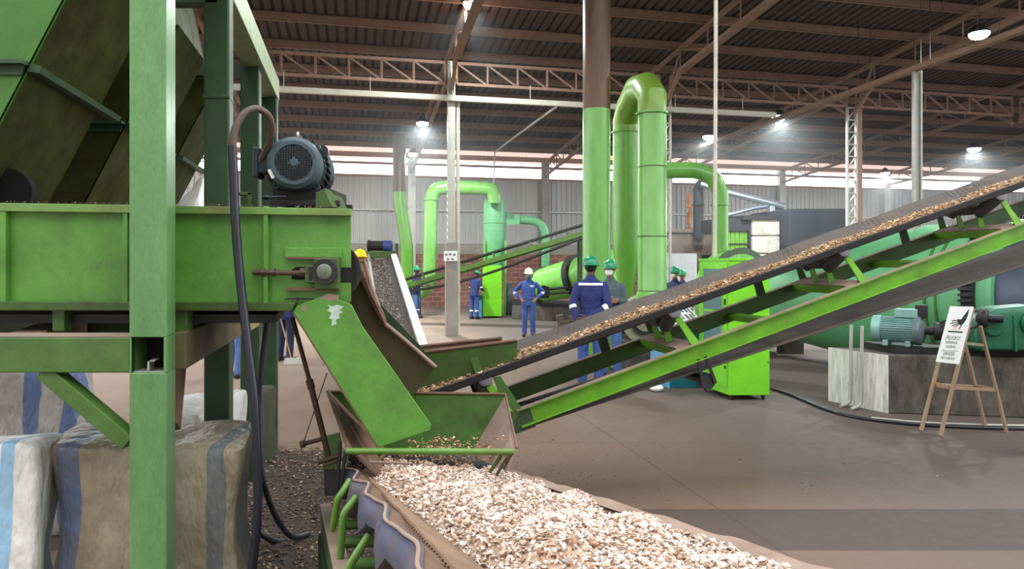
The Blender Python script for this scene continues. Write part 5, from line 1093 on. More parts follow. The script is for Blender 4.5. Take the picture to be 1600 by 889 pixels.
path = [cB+Vector((0, 0, zB)), cB+Vector((0, 0, zB+0.22)), cB.lerp(cC, 0.16)+Vector((0, 0, top-0.2)), cB.lerp(cC, 0.5)+Vector((0, 0, top+0.02)), cB.lerp(cC, 0.8)+Vector((0, 0, top-0.05)), cC+Vector((0, 0, zC+0.3)), cC+Vector((0, 0, zC))]
mb = MB(); mb.tube(path, [0.255, 0.255, 0.26, 0.26, 0.255, 0.25, 0.247], 44); mb.build('bend', surf('bend_green', (112, 150, 52), 0.38, var=0.12, dirt=0.4, dirt_rgb=(104, 96, 52)), dk)
for c, z in ((cB, zB), (cC, zC)):
    mb = MB(); mb.ring(c+Vector((0, 0, z)), (0, 0, 1), 0.24, 0.285, 0.03, 44); mb.build('flange', M['stack2'], dk)
fn = thing('extractor_fan', 'grimy cream and dark extractor fan housing under the green ducts', 'fan', (X_(1000, 13), 12.8, 0))
mb = MB(); mb.span((cC.x-0.55, 12.0, 0), (cC.x+0.5, 12.5, 0.5)); mb.build('base', M['dark_concrete'], fn, smooth=False)
mb = MB(); mb.span((cB.x-0.3, 13.3, 0), (cB.x+0.4, 14.1, 0.75)); mb.build('base', M['dark_concrete'], fn, smooth=False)
mb = MB(); c = Vector((cC.x-0.12, 12.15, 0.86)); mb.cyl(c, c+Vector((0, 0.4, 0)), 0.42, n=40); mb.build('scroll', M['fan'], fn)
mb = MB(); mb.ring(c+Vector((-0.0, -0.02, 0)), (0, 1, 0), 0.2, 0.27, 0.05, 30); mb.cyl(c+Vector((-0.3, 0.1, -0.1)), c+Vector((-0.3, 0.3, -0.1)), 0.16, n=24); mb.build('inlet_ring', M['dark'], fn)
mb = MB(); p = cB+Vector((0, 0, 1.0)); mb.span(p+Vector((-0.22, -0.2, -0.26)), p+Vector((0.36, 0.2, 0.18))); mb.build('rotary_valve', M['rust'], fn, smooth=False, bevel=0.02)
# duct from the loop back to the dryer hood
mb = MB(); y0 = 15.0
pts = [P(1000, 268, 15.2), P(1070, 266, 15.1), P(1092, 268, 15.05), P(1112, 277, 15.0), P(1122, 293, 15.0), P(1125, 312, 15.0), P(1125, 400, 15.0), P(1125, 415, 15.0)]
ds = thing('dryer_duct', 'green elbow duct behind the lime cabinet dropping to the dryer hood', 'duct', pts[-1])
mb.tube(smooth_path(pts, 4), 0.172, 40); a = mb.build('elbow', M['stack'], ds)
mb = MB(); c = P(1125, 320, 15.0); mb.ring(c, (0, 0, 1), 0.165, 0.2, 0.03, 40); mb.build('flange', M['stack'], ds)
mb = MB(); mb.tube([P(1125, 412, 15.0), P(1125, 418, 15.0), Vector((4.6, 15.02, 1.55))], [0.172, 0.172, 0.172], 30); mb.build('branch', M['stack'], ds)

# ------------------------------------------------------------------ furnace end of the hall
fu = thing('furnace_block', 'whitish stone furnace block with lime shutters and a dark hood', 'furnace', (X_(1190, 24), 24, 0))
def blk(mb, px0, px1, py0, py1, d, dep): a = P(px0, py0, d); b2 = P(px1, py1, d); mb.hexa([(a.x, d, b2.z), (b2.x, d, b2.z), (b2.x-0.2*dep, d+dep, b2.z), (a.x-0.2*dep, d+dep, b2.z)], [(a.x, d, a.z), (b2.x, d, a.z), (b2.x-0.2*dep, d+dep, a.z), (a.x-0.2*dep, d+dep, a.z)])
mb = MB()
for px0, px1, py0, py1 in ((1176, 1221, 341, 368), (1176, 1221, 369, 396), (1222, 1236, 346, 372), (1176, 1221, 397, 430), (1176, 1221, 430, 494)): blk(mb, px0, px1, py0, py1, 24, 1.5)
mb.build('stone_blocks', M['stone'], fu, smooth=False, bevel=0.06)
mb = MB(); blk(mb, 1128, 1176, 341, 361, 24.1, 1.5); blk(mb, 1170, 1176, 361, 494, 24.1, 0.4); blk(mb, 1128, 1176, 398, 494, 24.3, 1.5); mb.build('arch', M['soot'], fu, smooth=False)
mb = MB()
for k in range(6): blk(mb, 1128+7*k, 1134.3+7*k, 362, 398, 24.2, 0.06)
sh = mb.build('shutter', M['bright'], fu, smooth=False)
mb = MB(); blk(mb, 1128, 1170, 380, 382, 24.15, 0.05); mb.build('shutter_bar', M['dark'], sh, smooth=False)
mb = MB(); blk(mb, 1234, 1322, 326, 494, 23.4, 2.5); mb.build('hood', M['soot'], fu, smooth=False, bevel=0.03)
mb = MB(); blk(mb, 1162, 1228, 336, 343, 23.9, 1.6); mb.build('cap_plate', M['dark'], fu, smooth=False)
mb = MB(); mb.tube([P(1095, 288, 25.2), P(1135, 300, 25), P(1200, 316, 24.8), P(1224, 323, 24.8)], [0.09, 0.1, 0.13, 0.15], 24); mb.tube([P(1130, 338, 24.8), P(1180, 325, 24.8), P(1200, 322, 24.8)], [0.07, 0.07, 0.07], 18); mb.tube([P(1206, 322, 24.8), P(1206, 340, 24.8)], 0.12, 16); mb.build('air_duct', M['silver'], fu)
mb = MB(); mb.tube(smooth_path([P(1091, 372, 27), P(1091, 310, 27), P(1091, 296, 27), P(1095, 288, 26.8), P(1104, 285, 26.4), P(1118, 290, 26)], 4), [0.19]*21, 30); mb.tube([P(1091, 321, 27), P(1091, 319.5, 27)], 0.25, 30); o = mb.build('chimney_pipe', M['soot']); tag(o, 'dark sooty pipe standing behind the dryer duct by the wall', 'pipe')
mb = MB(); blk(mb, 1036, 1122, 362, 494, 27.2, 0.8); blk(mb, 1034, 1124, 358, 364, 27.1, 1.0); o = mb.build('masonry_block', M['brownwall'], smooth=False, bevel=0.03); tag(o, 'sooty brown masonry block below the dark pipe', 'masonry')
mb = MB(); blk(mb, 1040, 1089, 396, 500.4, 22.5, 0.1); o = mb.build('panel_board', M['panel_grey'], smooth=False); tag(o, 'pale grey upright panel behind the worker at the green cone', 'panel')
mb = MB(); rows = []
for k in range(28):
    py = 302+2.45*k; wd = 0.05+0.09*abs(math.sin(k*0.9)+0.5*math.sin(k*2.3)); c = P(1077.5-1.2*math.sin(k*0.45), py, 29.2); rows.append([c+Vector((-wd, 0, 0)), c+Vector((0, -0.08, 0.02)), c+Vector((wd*0.8, 0, 0)), c+Vector((0, 0.1, 0))])
mb.loft(rows); o = mb.build('scorched_lagging', M['orange']); tag(o, 'ragged scorched orange lagging beside the dark sooty pipe', 'lagging')  # solid strip whose orange stands for a flame-like streak of light

# ------------------------------------------------------------------ second dryer line at the back
mb = MB()
fl3 = thing('flue_stack', 'slanting green flue with a brown top near the far motor', 'flue', G(634, 490))
yy = 25.6
mb.tube([P(624, 209, yy), P(624, 290, yy), P(624.5, 304, yy)], [0.235, 0.23, 0.23], 32); mb.build('upper_pipe', M['rust'], fl3)
mb = MB(); mb.tube(smooth_path([P(624.5, 300, yy), P(625, 318, yy), P(630, 350, yy), P(634, 375, yy), P(635.5, 392, yy), P(635.5, 440, yy), PZ(635.5, 0, yy)], 3), 0.235, 32); mb.build('lower_pipe', M['stack2'], fl3)
d2 = thing('duct_loop', 'pale green duct loop from the far cyclone down to its bottom elbow', 'duct', P(672, 465, 24))
mb = MB(); mb.tube(smooth_path([P(640, 458, 24.6), P(652, 459, 24.4), P(664, 452, 24.1), P(670, 438, 24), P(671, 420, 24), P(673, 330, 24), P(674, 312, 24), P(680, 298, 24), P(694, 293, 24), P(720, 293, 24), P(752, 294, 24), P(768, 297, 24), P(773, 310, 24), P(773, 318, 24)], 4), 0.235, 30); a = mb.build('pipe', M['stack'], d2)
mb = MB(); mb.ring(P(673.5, 312, 24), (0, 0, 1), 0.22, 0.27, 0.05, 30); mb.build('flange', M['stack'], a)
mb = MB(); mb.span(P(640, 466, 24.6)+Vector((-0.5, -0.3, 0)), (P(655, 466, 24.6)+Vector((0, 0.5, 0))).xyz*1) if False else mb.span((X_(643, 24.6), 24.5, 0), (X_(655, 24.6), 25.1, 0.6)); mb.build('fan_base', M['dark_concrete'], d2, smooth=False)
c2 = thing('cyclone', 'far green cyclone with a tapering side duct behind the lime box', 'cyclone', PZ(773, 0, 24.6))
mb = MB(); mb.tube([P(773, 313, 24.6), P(773, 318, 24.6), P(773, 390, 24.6), P(773, 440, 24.6)], [0.36, 0.39, 0.39, 0.22], 36); mb.ring(P(773, 348, 24.6), (0, 0, 1), 0.38, 0.41, 0.05, 36); mb.build('body', M['pale'], c2)
mb = MB(); mb.loft([[P(788, 330, 24.5), P(788, 352, 24.5), P(788, 352, 24.9), P(788, 330, 24.9)], [P(812, 337, 24.5), P(812, 350, 24.5), P(812, 350, 24.9), P(812, 337, 24.9)]]); mb.tube(smooth_path([P(810, 343.5, 24.7), P(832, 345, 24.7), P(845, 351, 24.7), P(852, 364, 24.7), P(853, 380, 24.7), P(852, 416, 24.7)], 4), 0.145, 24); mb.build('side_duct', M['pale'], c2)
for px in (757, 764, 790):
    mb = MB(); mb.beam(P(px, 376, 24.3), PZ(px-1, 0, 24.3), 0.08, 0.08); mb.build('leg', M['stack'], c2, smooth=False)
mb = MB(); mb.beam(P(764, 376, 24.3), P(768, 410, 24.3), 0.06, 0.06); mb.build('stay', M['stack'], c2, smooth=False)
k2 = thing('control_cabinet', 'lime green cabinet standing far back by the white-helmeted worker', 'cabinet', PZ(770, 0, 23.6))
mb = MB(); mb.span((X_(754.5, 23.5), 23.5, 0.05), (X_(784, 23.5), 24.1, CZ-(415-HY)*23.5/F)); mb.build('body', M['lime'], k2, smooth=False, bevel=0.01)
mb = MB()
for px in (757, 782):
    for y in (23.55, 24.0): mb.span((X_(px, y)-0.03, y, 0), (X_(px, y)+0.03, y+0.05, 0.06))
mb.build('castor', M['dark'], k2, smooth=False)
mb = MB(); mb.span((X_(754.5, 23.5)-0.012, 23.55, 0.2), (X_(754.5, 23.5), 24.05, 1.6)); mb.build('door', M['lime'], k2, smooth=False)
t2 = thing('control_console', 'small teal console left of the far lime cabinet', 'console', PZ(746, 0, 23.7))
mb = MB(); mb.span((X_(744, 23.5), 23.45, 0.0), (X_(754, 23.5)-0.02, 24.0, 0.62)); mb.build('body', M['sky_blue'], t2, smooth=False, bevel=0.01)
mb = MB(); mb.span((X_(738, 23.5), 23.4, 0.62), (X_(754, 23.5)-0.02, 24.0, 0.76)); mb.build('top', M['teal'], t2, smooth=False, bevel=0.01)
# far drum on its low wall
dr2 = thing('dryer_drum', 'far lime green dryer drum with dark end rings left of the stack', 'dryer', PZ(875, 0.5, 21.5))
a, b_ = P(845, 447, 22.5), P(908, 431, 21.2); dx_ = (b_-a).normalized()
mb = MB(); mb.tube([a, b_], [0.52, 0.60], 48); mb.build('shell', surf('drum_lime', (120, 196, 76), 0.4, var=0.08, dirt=0.1, dirt_rgb=(80, 130, 60)), dr2)
mb = MB(); mb.ring(a+dx_*0.04, dx_, 0.4, 0.58, 0.16, 40); mb.tube([a-dx_*0.25, a], [0.3, 0.46], 30); mb.build('end_ring', M['dark_green'], dr2)
mb = MB(); mb.ring(b_-dx_*0.08, dx_, 0.5, 0.68, 0.2, 40); mb.build('riding_ring', M['dark'], dr2)
mb = MB(); mb.tube([b_, b_+dx_*1.2], [0.58, 0.56], 36); mb.build('inlet_hood', M['stack'], dr2)
mb = MB(); mb.tube([P(858, 452, 21), P(890, 448, 20.8)], 0.04, 8); mb.tube([P(858, 459, 21), P(890, 456, 20.8)], 0.04, 8); mb.cyl(P(850, 455, 21)+Vector((0, -0.05, 0)), P(850, 455, 21)+Vector((0, 0.3, 0)), 0.17, n=20); mb.span(P(840, 466, 21)+Vector((0, 0, 0)), P(858, 448, 21)+Vector((0, 0.3, 0))); mb.build('drive', M['dark'], dr2, smooth=False)
a = G(800, 498); b_ = G(925, 505)
mb = MB(); mb.hexa([a, b_, b_+Vector((0, 2.2, 0)), a+Vector((0, 2.2, 0))], [p+Vector((0, 0, 0.44)) for p in (a, b_, b_+Vector((0, 2.2, 0)), a+Vector((0, 2.2, 0)))]); lw = mb.build('concrete_plinth', M['dark_concrete'], smooth=False, bevel=0.02); tag(lw, 'long low grey concrete plinth beneath the far lime drum', 'plinth')
mb = MB(); mb.hexa([p+Vector((0, 0.1, 0.44)) for p in (a, b_, b_+Vector((0, 2, 0)), a+Vector((0, 2, 0)))], [p+Vector((0, 0.1, 0.54)) for p in (a, b_, b_+Vector((0, 2, 0)), a+Vector((0, 2, 0)))]); mb.build('base_frame', M['dark'], lw, smooth=False)
# standing sack and timber
bag('standing_sack', X_(789, 25), X_(803, 25), 24.8, 25.3, 1.1, M['dull_coat'], 'grey green sack standing against the brick wall right of the far lime cabinet', seed=12, lump=0.04, taper=0.4)
tm = thing('timber_stand', 'short grey timber stand on the floor left of the back-turned worker', 'stand', PZ(880, 0, 14.6))
d_ = 15.6
mb = MB(); mb.beam(PZ(876, 0, d_)+Vector((0.12, 0, 0)), P(874, 492, d_), 0.16, 0.12, (0, 1, 0)); mb.build('upright', M['dark_wood'], tm, smooth=False, bevel=0.01)
mb = MB()
for z in (0.25, 0.5): mb.beam((X_(876, d_), d_+0.08, z), (X_(900, d_), d_+0.08, z), 0.1, 0.1)
mb.beam((X_(896, d_), d_+0.08, 0), (X_(893, d_), d_+0.08, 0.66), 0.1, 0.1, (0, 1, 0)); mb.build('rail', M['dark_wood'], tm, smooth=False, bevel=0.01)

# far inclined conveyor
fc_ = thing('inclined_conveyor', 'slim far conveyor rising behind the concrete column to the stack', 'conveyor', PZ(640, 0, 21.5))
d0, d1 = 21.0, 19.5
def far(px, py): return P(px, py, d0+(d1-d0)*(px-625)/300)
mb = MB(); mb.beam(far(626, 449), far(925, 360.5), 0.06, 0.13); mb.build('near_beam', M['arm'], fc_, smooth=False)
mb = MB(); mb.beam(far(626, 449)+Vector((0.1, 0.6, 0)), far(925, 360.5)+Vector((0.1, 0.6, 0)), 0.06, 0.17); mb.build('far_beam', M['frame'], fc_, smooth=False)
mb = MB(); a, b_ = far(624, 440), far(925, 347.5); mb.hexa([a, b_, b_+Vector((0.1, 0.6, 0)), a+Vector((0.1, 0.6, 0))], [p+Vector((0, 0, 0.05)) for p in (a, b_, b_+Vector((0.1, 0.6, 0)), a+Vector((0.1, 0.6, 0)))]); mb.build('belt', M['belt_edge'], fc_, smooth=False)
mb = MB(); mb.tube(smooth_path([far(632, 455), far(690, 447), far(760, 428), far(840, 399), far(925, 366)], 4), 0.04, 8); mb.build('return_belt', M['belt_edge'], fc_)
for px in (660, 718, 770, 828, 886):
    py = 449-(px-626)*88.5/299
    mb = MB(); mb.beam(far(px+4, py-3), far(px, py-11), 0.06, 0.05, (0, 1, 0)); mb.build('idler_arm', M['frame'], fc_, smooth=False)
for px in (634, 905):
    py = 449-(px-626)*88.5/299
    for dy_ in (0.05, 0.65):
        p = far(px, py+3)+Vector((0.05, dy_, 0)); mb = MB(); mb.span((p.x-0.04, p.y-0.04, 0), (p.x+0.04, p.y+0.04, p.z)); mb.build('leg', M['dark_green'], fc_, smooth=False)

# grey-chip conveyor behind the discharge chute
gc = thing('feed_conveyor', 'dusty conveyor of grey chips sloping away behind the discharge chute', 'conveyor', PZ(610, 0, 9.2))
g0l, g0r, g1l, g1r = P(598, 560, 8.2), P(662, 560, 8.2), P(575, 400, 14), P(612, 400, 14)
ext = 0.0
mb = MB(); rows = []
for k in range(30):
    t = -0.12+1.12*k/29; a, b_ = g0l.lerp(g1l, t), g0r.lerp(g1r, t); rows.append([a.lerp(b_, v)+Vector((0, 0, -0.09*math.sin(math.pi*v))) for v in np.linspace(0, 1, 9)])
mb.sheet(rows); o = mb.build('belt', M['belt'], gc); s_ = o.modifiers.new('th', 'SOLIDIFY'); s_.thickness = 0.012
ps = []
for _ in range(6500):
    t = random.random()*1.1-0.1; v = 0.40+0.36*random.uniform(-1, 1); a, b_ = g0l.lerp(g1l, t), g0r.lerp(g1r, t); ps.append(a.lerp(b_, v)+Vector((0, 0, -0.075*math.sin(math.pi*v)+random.uniform(-0.005, 0.02))))
flakes('grey_chips', np.array(ps), RNG.uniform(0.015, 0.045, len(ps)), M['chips_grey'], gc, 0.4)['kind'] = 'stuff'
for a, b_ in ((g0r, g1r), (g0l, g1l)):
    mb = MB(); e = (b_-a).normalized(); wd_ = 0.11 if a is g0r else 0.035; mb.beam(a-e*0.5+Vector((wd_*0.3, 0, -0.02)), b_+Vector((wd_*0.3, 0, -0.02)), wd_, 0.14); mb.build('side_board', M['galv'], gc, smooth=False)
mb = MB(); a = g0r+Vector((0.06, 0, -0.2)); b_ = g1r+Vector((0.08, 0, -0.2)); n_ = 60
for k in range(n_):
    p = a.lerp(b_, k/n_)+Vector((0, 0, -0.1*math.sin(math.pi*k/n_))); q = a.lerp(b_, (k+0.9)/n_)+Vector((0, 0, -0.1*math.sin(math.pi*(k+0.9)/n_))); mb.beam(p, q, 0.012 if k % 2 else 0.05, 0.05 if k % 2 else 0.012)
mb.build('chain', M['olive'], gc, smooth=False)
mb = MB(); a, b_ = P(572, 398, 14.1), P(616, 398, 14.1); mb.beam(a, b_, 0.2, 0.14); mb.build('head_frame', M['frame'], gc, smooth=False)
mb = MB(); mb.tube([P(578, 384, 14.05), P(600, 384, 14.05)], 0.1, 20); mb.tube([P(575, 384, 14.05), P(579, 384, 14.05)], 0.115, 20); mt = mb.build('motor', M['dark'], gc)
mb = MB(); mb.tube([P(600, 384, 14.05), P(612, 384, 14.05)], 0.11, 18); mb.span(P(603, 392, 14.0), P(613, 378, 14.2)); mb.build('gear_unit', surf('motor_blue', (48, 70, 130), 0.5), gc)
mb = MB(); mb.span(P(618, 418, 14.05), P(622, 381, 14.35)); mb.build('chain_guard', M['dark'], gc, smooth=False)
for p in (g1l, g1r, g0l.lerp(g1l, 0.3), g0r.lerp(g1r, 0.3)):
    mb = MB(); mb.span((p.x-0.03, p.y-0.03, 0), (p.x+0.03, p.y+0.03, p.z-0.08)); mb.build('leg', M['dark_green'], gc, smooth=False)
# ------------------------------------------------------------------ people
def capsule(mb, p, q, r0, r1, n=14):
    p, q = Vector(p), Vector(q); e = (q-p).normalized(); pts = []; rs = []
    for k in range(4): a = math.pi/2*(1-k/4); pts.append(p-e*r0*math.sin(a)*0.98); rs.append(max(0.002, r0*math.cos(a)))
    pts.append(p); rs.append(r0); pts.append(q); rs.append(r1)
    for k in range(1, 5): a = math.pi/2*k/4; pts.append(q+e*r1*math.sin(a)*0.98); rs.append(max(0.002, r1*math.cos(a)))
    mb.tube(pts, rs, n)
def person(pos, heading, label, height=1.74, arms=None, legs=None, lean=0.0, head=(0, 0), top='navy', low='navy', helmet='helmet_green', mask=None, skin='skin', bands=('arm', 'shin'), vox=0.011, hands='rest'):
    """pos: where the feet stand; heading 0 faces the camera (-Y), counter-clockwise from above"""
    prims = []; mb = MB(); hipz = 0.93
    Rl = Matrix.Rotation(lean, 4, 'X'); piv = Vector((0, 0.02, hipz))
    up = lambda p: piv+(Rl.to_3x3()@(Vector(p)-piv))
    def cap(p, q, r0, r1, lab, upper=False):
        if upper: p, q = up(p), up(q)
        p, q = Vector(p), Vector(q); capsule(mb, p, q, r0, r1); prims.append((p, q, r0, r1, lab))
    # torso
    rows = []
    sect = [(.80, .165, .118, .012), (.86, .182, .128, .014), (.96, .176, .122, .012), (1.06, .168, .116, .004), (1.16, .174, .12, 0), (1.26, .186, .124, 0), (1.34, .186, .118, .006), (1.40, .168, .1, .012), (1.445, .13, .08, .014), (1.49, .066, .058, .014)]
    for z, rx, ry, cy in sect: rows.append([up((rx*math.copysign(abs(math.cos(a))**0.85, math.cos(a)), cy+ry*math.sin(a), z)) for a in [2*math.pi*k/28 for k in range(28)]])
    mb.loft(rows)
    for (z0, rx0, ry0, c0_), (z1, rx1, ry1, c1_) in zip(sect[:-1], sect[1:]):
        for sx in (-0.5, 0, 0.5): prims.append((up((sx*rx0*1.1, c0_, z0)), up((sx*rx1*1.1, c1_, z1)), ry0, ry1, 'torso'))
    # legs
    L = {'hip': .092, 'knee': (.105, -.015, .49), 'ankle': (.115, .03, .1), 'toe': (.13, -.15, .045)}
    for sg, ov in ((1, (legs or {}).get('L', {})), (-1, (legs or {}).get('R', {}))):
        k_ = Vector(ov.get('knee', L['knee'])); a_ = Vector(ov.get('ankle', L['ankle'])); t_ = Vector(ov.get('toe', L['toe']))
        m_ = lambda v: Vector((v.x*sg, v.y, v.z))
        h_ = Vector((.092*sg, .012, .9)); k_, a_, t_ = m_(k_), m_(a_), m_(t_)
        cap(h_, k_, .098, .074, 'leg'); cap(k_, a_, .074, .066, 'shin')
        he = a_+Vector((0, .03, -.048)); cap(he, t_, .05, .044, 'boot'); cap(a_+Vector((0, 0, .03)), a_+Vector((0, -.01, -.04)), .055, .055, 'boot')
    # arms
    AR = {'sh': (.176, .012, 1.375), 'el': (.25, .04, 1.13), 'wr': (.255, -.04, .89), 'hd': (0.0, -.15, -1), 'th': (-.3, -1, 0)}
    for sg, key in ((1, 'L'), (-1, 'R')):
        ov = dict(AR); ov.update((arms or {}).get(key, {}))
        m_ = lambda v: Vector((v[0]*sg, v[1], v[2]))
        s_, e_, w_ = m_(ov['sh']), m_(ov['el']), m_(ov['wr'])
        cap(s_, e_, .063, .053, 'uarm', True); cap(e_, w_, .053, .041, 'farm', True)
        d_ = m_(ov['hd']).normalized(); th = m_(ov['th']); th = (th-d_*th.dot(d_)).normalized(); n_ = d_.cross(th)*sg
        w2 = w_+d_*0.02
        cap(w_, w2+d_*0.02, .03, .03, 'hand', True)
        for o_ in (-.024, -.008, .008, .024): cap(w2+d_*.01+th*o_*.8, w2+d_*.085+th*o_, .0145, .014, 'hand', True)
        for o_, ln in ((.028, .07), (.0095, .08), (-.0095, .074), (-.028, .057)):
            p = w2+d_*.088+th*o_; cur = d_.copy()
            for j, (fr_, cr) in enumerate(((.45, .25), (.3, .55), (.25, .5))):
                cur = (cur+n_*cr).normalized(); q = p+cur*ln*fr_; cap(p, q, .0098-.001*j, .009-.001*j, 'hand', True); p = q
        p = w2+d_*.02+th*.03; q = p+(th*.75+d_*.65).normalized()*.045; cap(p, q, .013, .011, 'hand', True); cap(q, q+(d_+th*.15+n_*.3).normalized()*.035, .011, .009, 'hand', True)
    # neck, head
    hpv = Vector((0, .012, 1.53)); RH = Matrix.Rotation(head[0], 3, 'Z')@Matrix.Rotation(head[1], 3, 'X')
    hd = lambda p: up(hpv+RH@(Vector(p)-hpv))
    RW = Rl.to_3x3()@RH
    cap((0, .014, 1.45), (0, .008, 1.57), .053, .05, 'skin', True)
    cap((-.03, .016, 1.478), (.03, .016, 1.478), .048, .048, 'torso', True)
    def ell(c, r, lab):
        c = hd(c); mb.ball(c, r, 20, 12, RW); prims.append((c, c+Vector((0, 0, 1e-4)), sum(r)/3, sum(r)/3, lab))
    ell((0, .004, 1.655), (.076, .096, .106), 'skin'); ell((0, -.032, 1.592), (.054, .062, .058), 'skin')
    ell((0, -.097, 1.632), (.013, .02, .022), 'skin'); ell((0, -.088, 1.592), (.024, .014, .012), 'skin'); ell((0, -.085, 1.67), (.05, .016, .012), 'skin')
    for sg in (-1, 1): ell((.077*sg, .012, 1.637), (.011, .024, .033), 'skin')
    bmesh.ops.recalc_face_normals(mb.bm, faces=mb.bm.faces[:])
    me = bpy.data.meshes.new('person'); mb.bm.to_mesh(me); mb.bm.free()
    tmp = bpy.data.objects.new('tmp', me); COL.objects.link(tmp)
    r_ = tmp.modifiers.new('r', 'REMESH'); r_.mode = 'VOXEL'; r_.voxel_size = vox
    s_ = tmp.modifiers.new('s', 'SMOOTH'); s_.factor = 0.5; s_.iterations = 2
    dg = bpy.context.evaluated_depsgraph_get(); dg.update()
    out = bpy.data.meshes.new_from_object(tmp.evaluated_get(dg)); bpy.data.objects.remove(tmp); bpy.data.meshes.remove(me)
    nv = len(out.vertices); co = np.zeros(nv*3); out.vertices.foreach_get('co', co); co = co.reshape(-1, 3)
    # cloth folds: slight ripples on clothing only come from the material; keep soles flat
    co[:, 2] = np.maximum(co[:, 2], 0.0); out.vertices.foreach_set('co', co.ravel())
    nf = len(out.polygons); cen = np.zeros(nf*3); out.polygons.foreach_get('center', cen); cen = cen.reshape(-1, 3)
    best = np.full(nf, 1e9); lab = np.zeros(nf, int); par = np.zeros(nf)
    for i, (p, q, r0, r1, lb_) in enumerate(prims):
        p, q = np.array(p), np.array(q); d = q-p; t = np.clip(((cen-p)@d)/max(1e-9, d@d), 0, 1)
        dist = np.linalg.norm(cen-(p+t[:, None]*d), axis=1)-(r0+(r1-r0)*t)
        m_ = dist < best; best[m_] = dist[m_]; lab[m_] = i; par[m_] = t[m_]
    mats = [M[top], M[low], M[skin], M['boot'], M['band']]
    idx = np.zeros(nf, int); names = [p[4] for p in prims]
    base = {'torso': 0, 'uarm': 0, 'farm': 0, 'leg': 1, 'shin': 1, 'boot': 3, 'hand': 2, 'skin': 2}
    # undo the lean to find heights on the torso
    Ri = np.array(Rl.to_3x3().inverted()); pv = np.array(piv); un = (cen-pv)@Ri.T+pv
    for f_ in range(nf):
        n_ = names[lab[f_]]; m_ = base[n_]; t = par[f_]
        if 'arm' in bands and n_ == 'uarm' and 0.80 < t < 0.95: m_ = 4
        if 'elbow' in bands and n_ == 'farm' and 0.06 < t < 0.26: m_ = 4
        if 'shin' in bands and n_ == 'shin' and 0.42 < t < 0.54: m_ = 4
        if 'back' in bands and n_ in ('torso', 'uarm') and un[f_, 1] > 0.03 and 1.385 < un[f_, 2]+0.0*un[f_, 0] < 1.418 and abs(un[f_, 0]) < 0.165: m_ = 4
        if 'badge' in bands and n_ == 'torso' and un[f_, 1] < -0.05 and 1.31 < un[f_, 2] < 1.335 and 0.05 < un[f_, 0] < 0.14: m_ = 4
        if n_ == 'torso' and un[f_, 2] < 0.815: m_ = 1
        idx[f_] = m_
    out.polygons.foreach_set('use_smooth', [True]*nf)
    out.materials.clear()
    body = link('person', out, mats, None, smooth=False); out.polygons.foreach_set('use_smooth', [True]*nf); out.polygons.foreach_set('material_index', idx.astype(np.int32)); out.update()
    tag(body, label, 'person')
    # helmet
    def part(name, mat, build, parent=body):
        b = MB(); build(b); o = b.build(name, M[mat], None); o.parent = parent; return o
    def helm(b):
        rows = []
        for z, r in ((1.662, 1.0), (1.69, 1.0), (1.72, .95), (1.75, .82), (1.775, .6), (1.787, .34), (1.791, .1)):
            rows.append([hd((.108*r*math.cos(a), .006+.134*r*math.sin(a), z)) for a in [2*math.pi*k/28 for k in range(28)]])
        b.loft(rows)
        rows = [[hd(((.10+w_)*math.cos(a), .006+(.126+w_+(0.035 if math.sin(a) < -0.3 else 0)*(-math.sin(a)) * (1 if w_ > .01 else 0))*math.sin(a), z)) for a in [2*math.pi*k/28 for k in range(28)]] for w_, z in ((0, 1.672), (.026, 1.660), (.026, 1.653), (0, 1.66))]
        b.loft(rows, caps=True)
        b.tube([hd((0, -.09+.0, 1.755)), hd((0, -.05, 1.786)), hd((0, .01, 1.797)), hd((0, .07, 1.784)), hd((0, .11, 1.745))], [.006, .012, .014, .012, .006], 8)
    hl = part('helmet', helmet, helm)
    hl['label'] = M[helmet].name.replace('_', ' ')
    if not mask or True:
        def eyes(b):
            for sg in (-1, 1): b.ball(hd((.031*sg, -.083, 1.648)), (.013, .008, .007), 10, 6, RW)
        part('eyes', 'hair', eyes)
    def hair(b): b.ball(hd((0, .028, 1.645)), (.0795, .08, .085), 18, 10, RW)
    part('hair', 'hair', hair)
    if mask == 'white':
        part('face_mask', 'mask', lambda b: (b.ball(hd((0, -.075, 1.597)), (.058, .05, .058), 16, 10, RW), b.tube([hd((.05, -.06, 1.6)), hd((.08, .0, 1.62)), hd((.07, .07, 1.63))], .004, 6), b.tube([hd((-.05, -.06, 1.6)), hd((-.08, .0, 1.62)), hd((-.07, .07, 1.63))], .004, 6)))
    if mask == 'grey':
        part('face_mask', 'mask_grey', lambda b: (b.ball(hd((0, -.075, 1.597)), (.05, .05, .055), 16, 10, RW), b.cyl(hd((.045, -.10, 1.585)), hd((.075, -.125, 1.575)), .034, n=16), b.cyl(hd((-.045, -.10, 1.585)), hd((-.075, -.125, 1.575)), .034, n=16)))
    k = height/1.79
    body.location = pos; body.rotation_euler.z = heading; body.scale = (k, k, k)
    return body
HIPS = {'L': {'el': (.385, .07, 1.16), 'wr': (.215, -.06, 1.0), 'hd': (-.55, -.7, -.45), 'th': (0, .3, 1)}, 'R': {'el': (.385, .07, 1.16), 'wr': (.215, -.06, 1.0), 'hd': (-.55, -.7, -.45), 'th': (0, .3, 1)}}
BEHIND = {'L': {'el': (.245, .11, 1.13), 'wr': (.185, .19, .93), 'hd': (-.6, .3, -.6), 'th': (-.3, .5, 1)}, 'R': {'el': (.24, .13, 1.11), 'wr': (-.03, .235, .965), 'hd': (-.9, .1, -.3), 'th': (0, .3, 1)}}
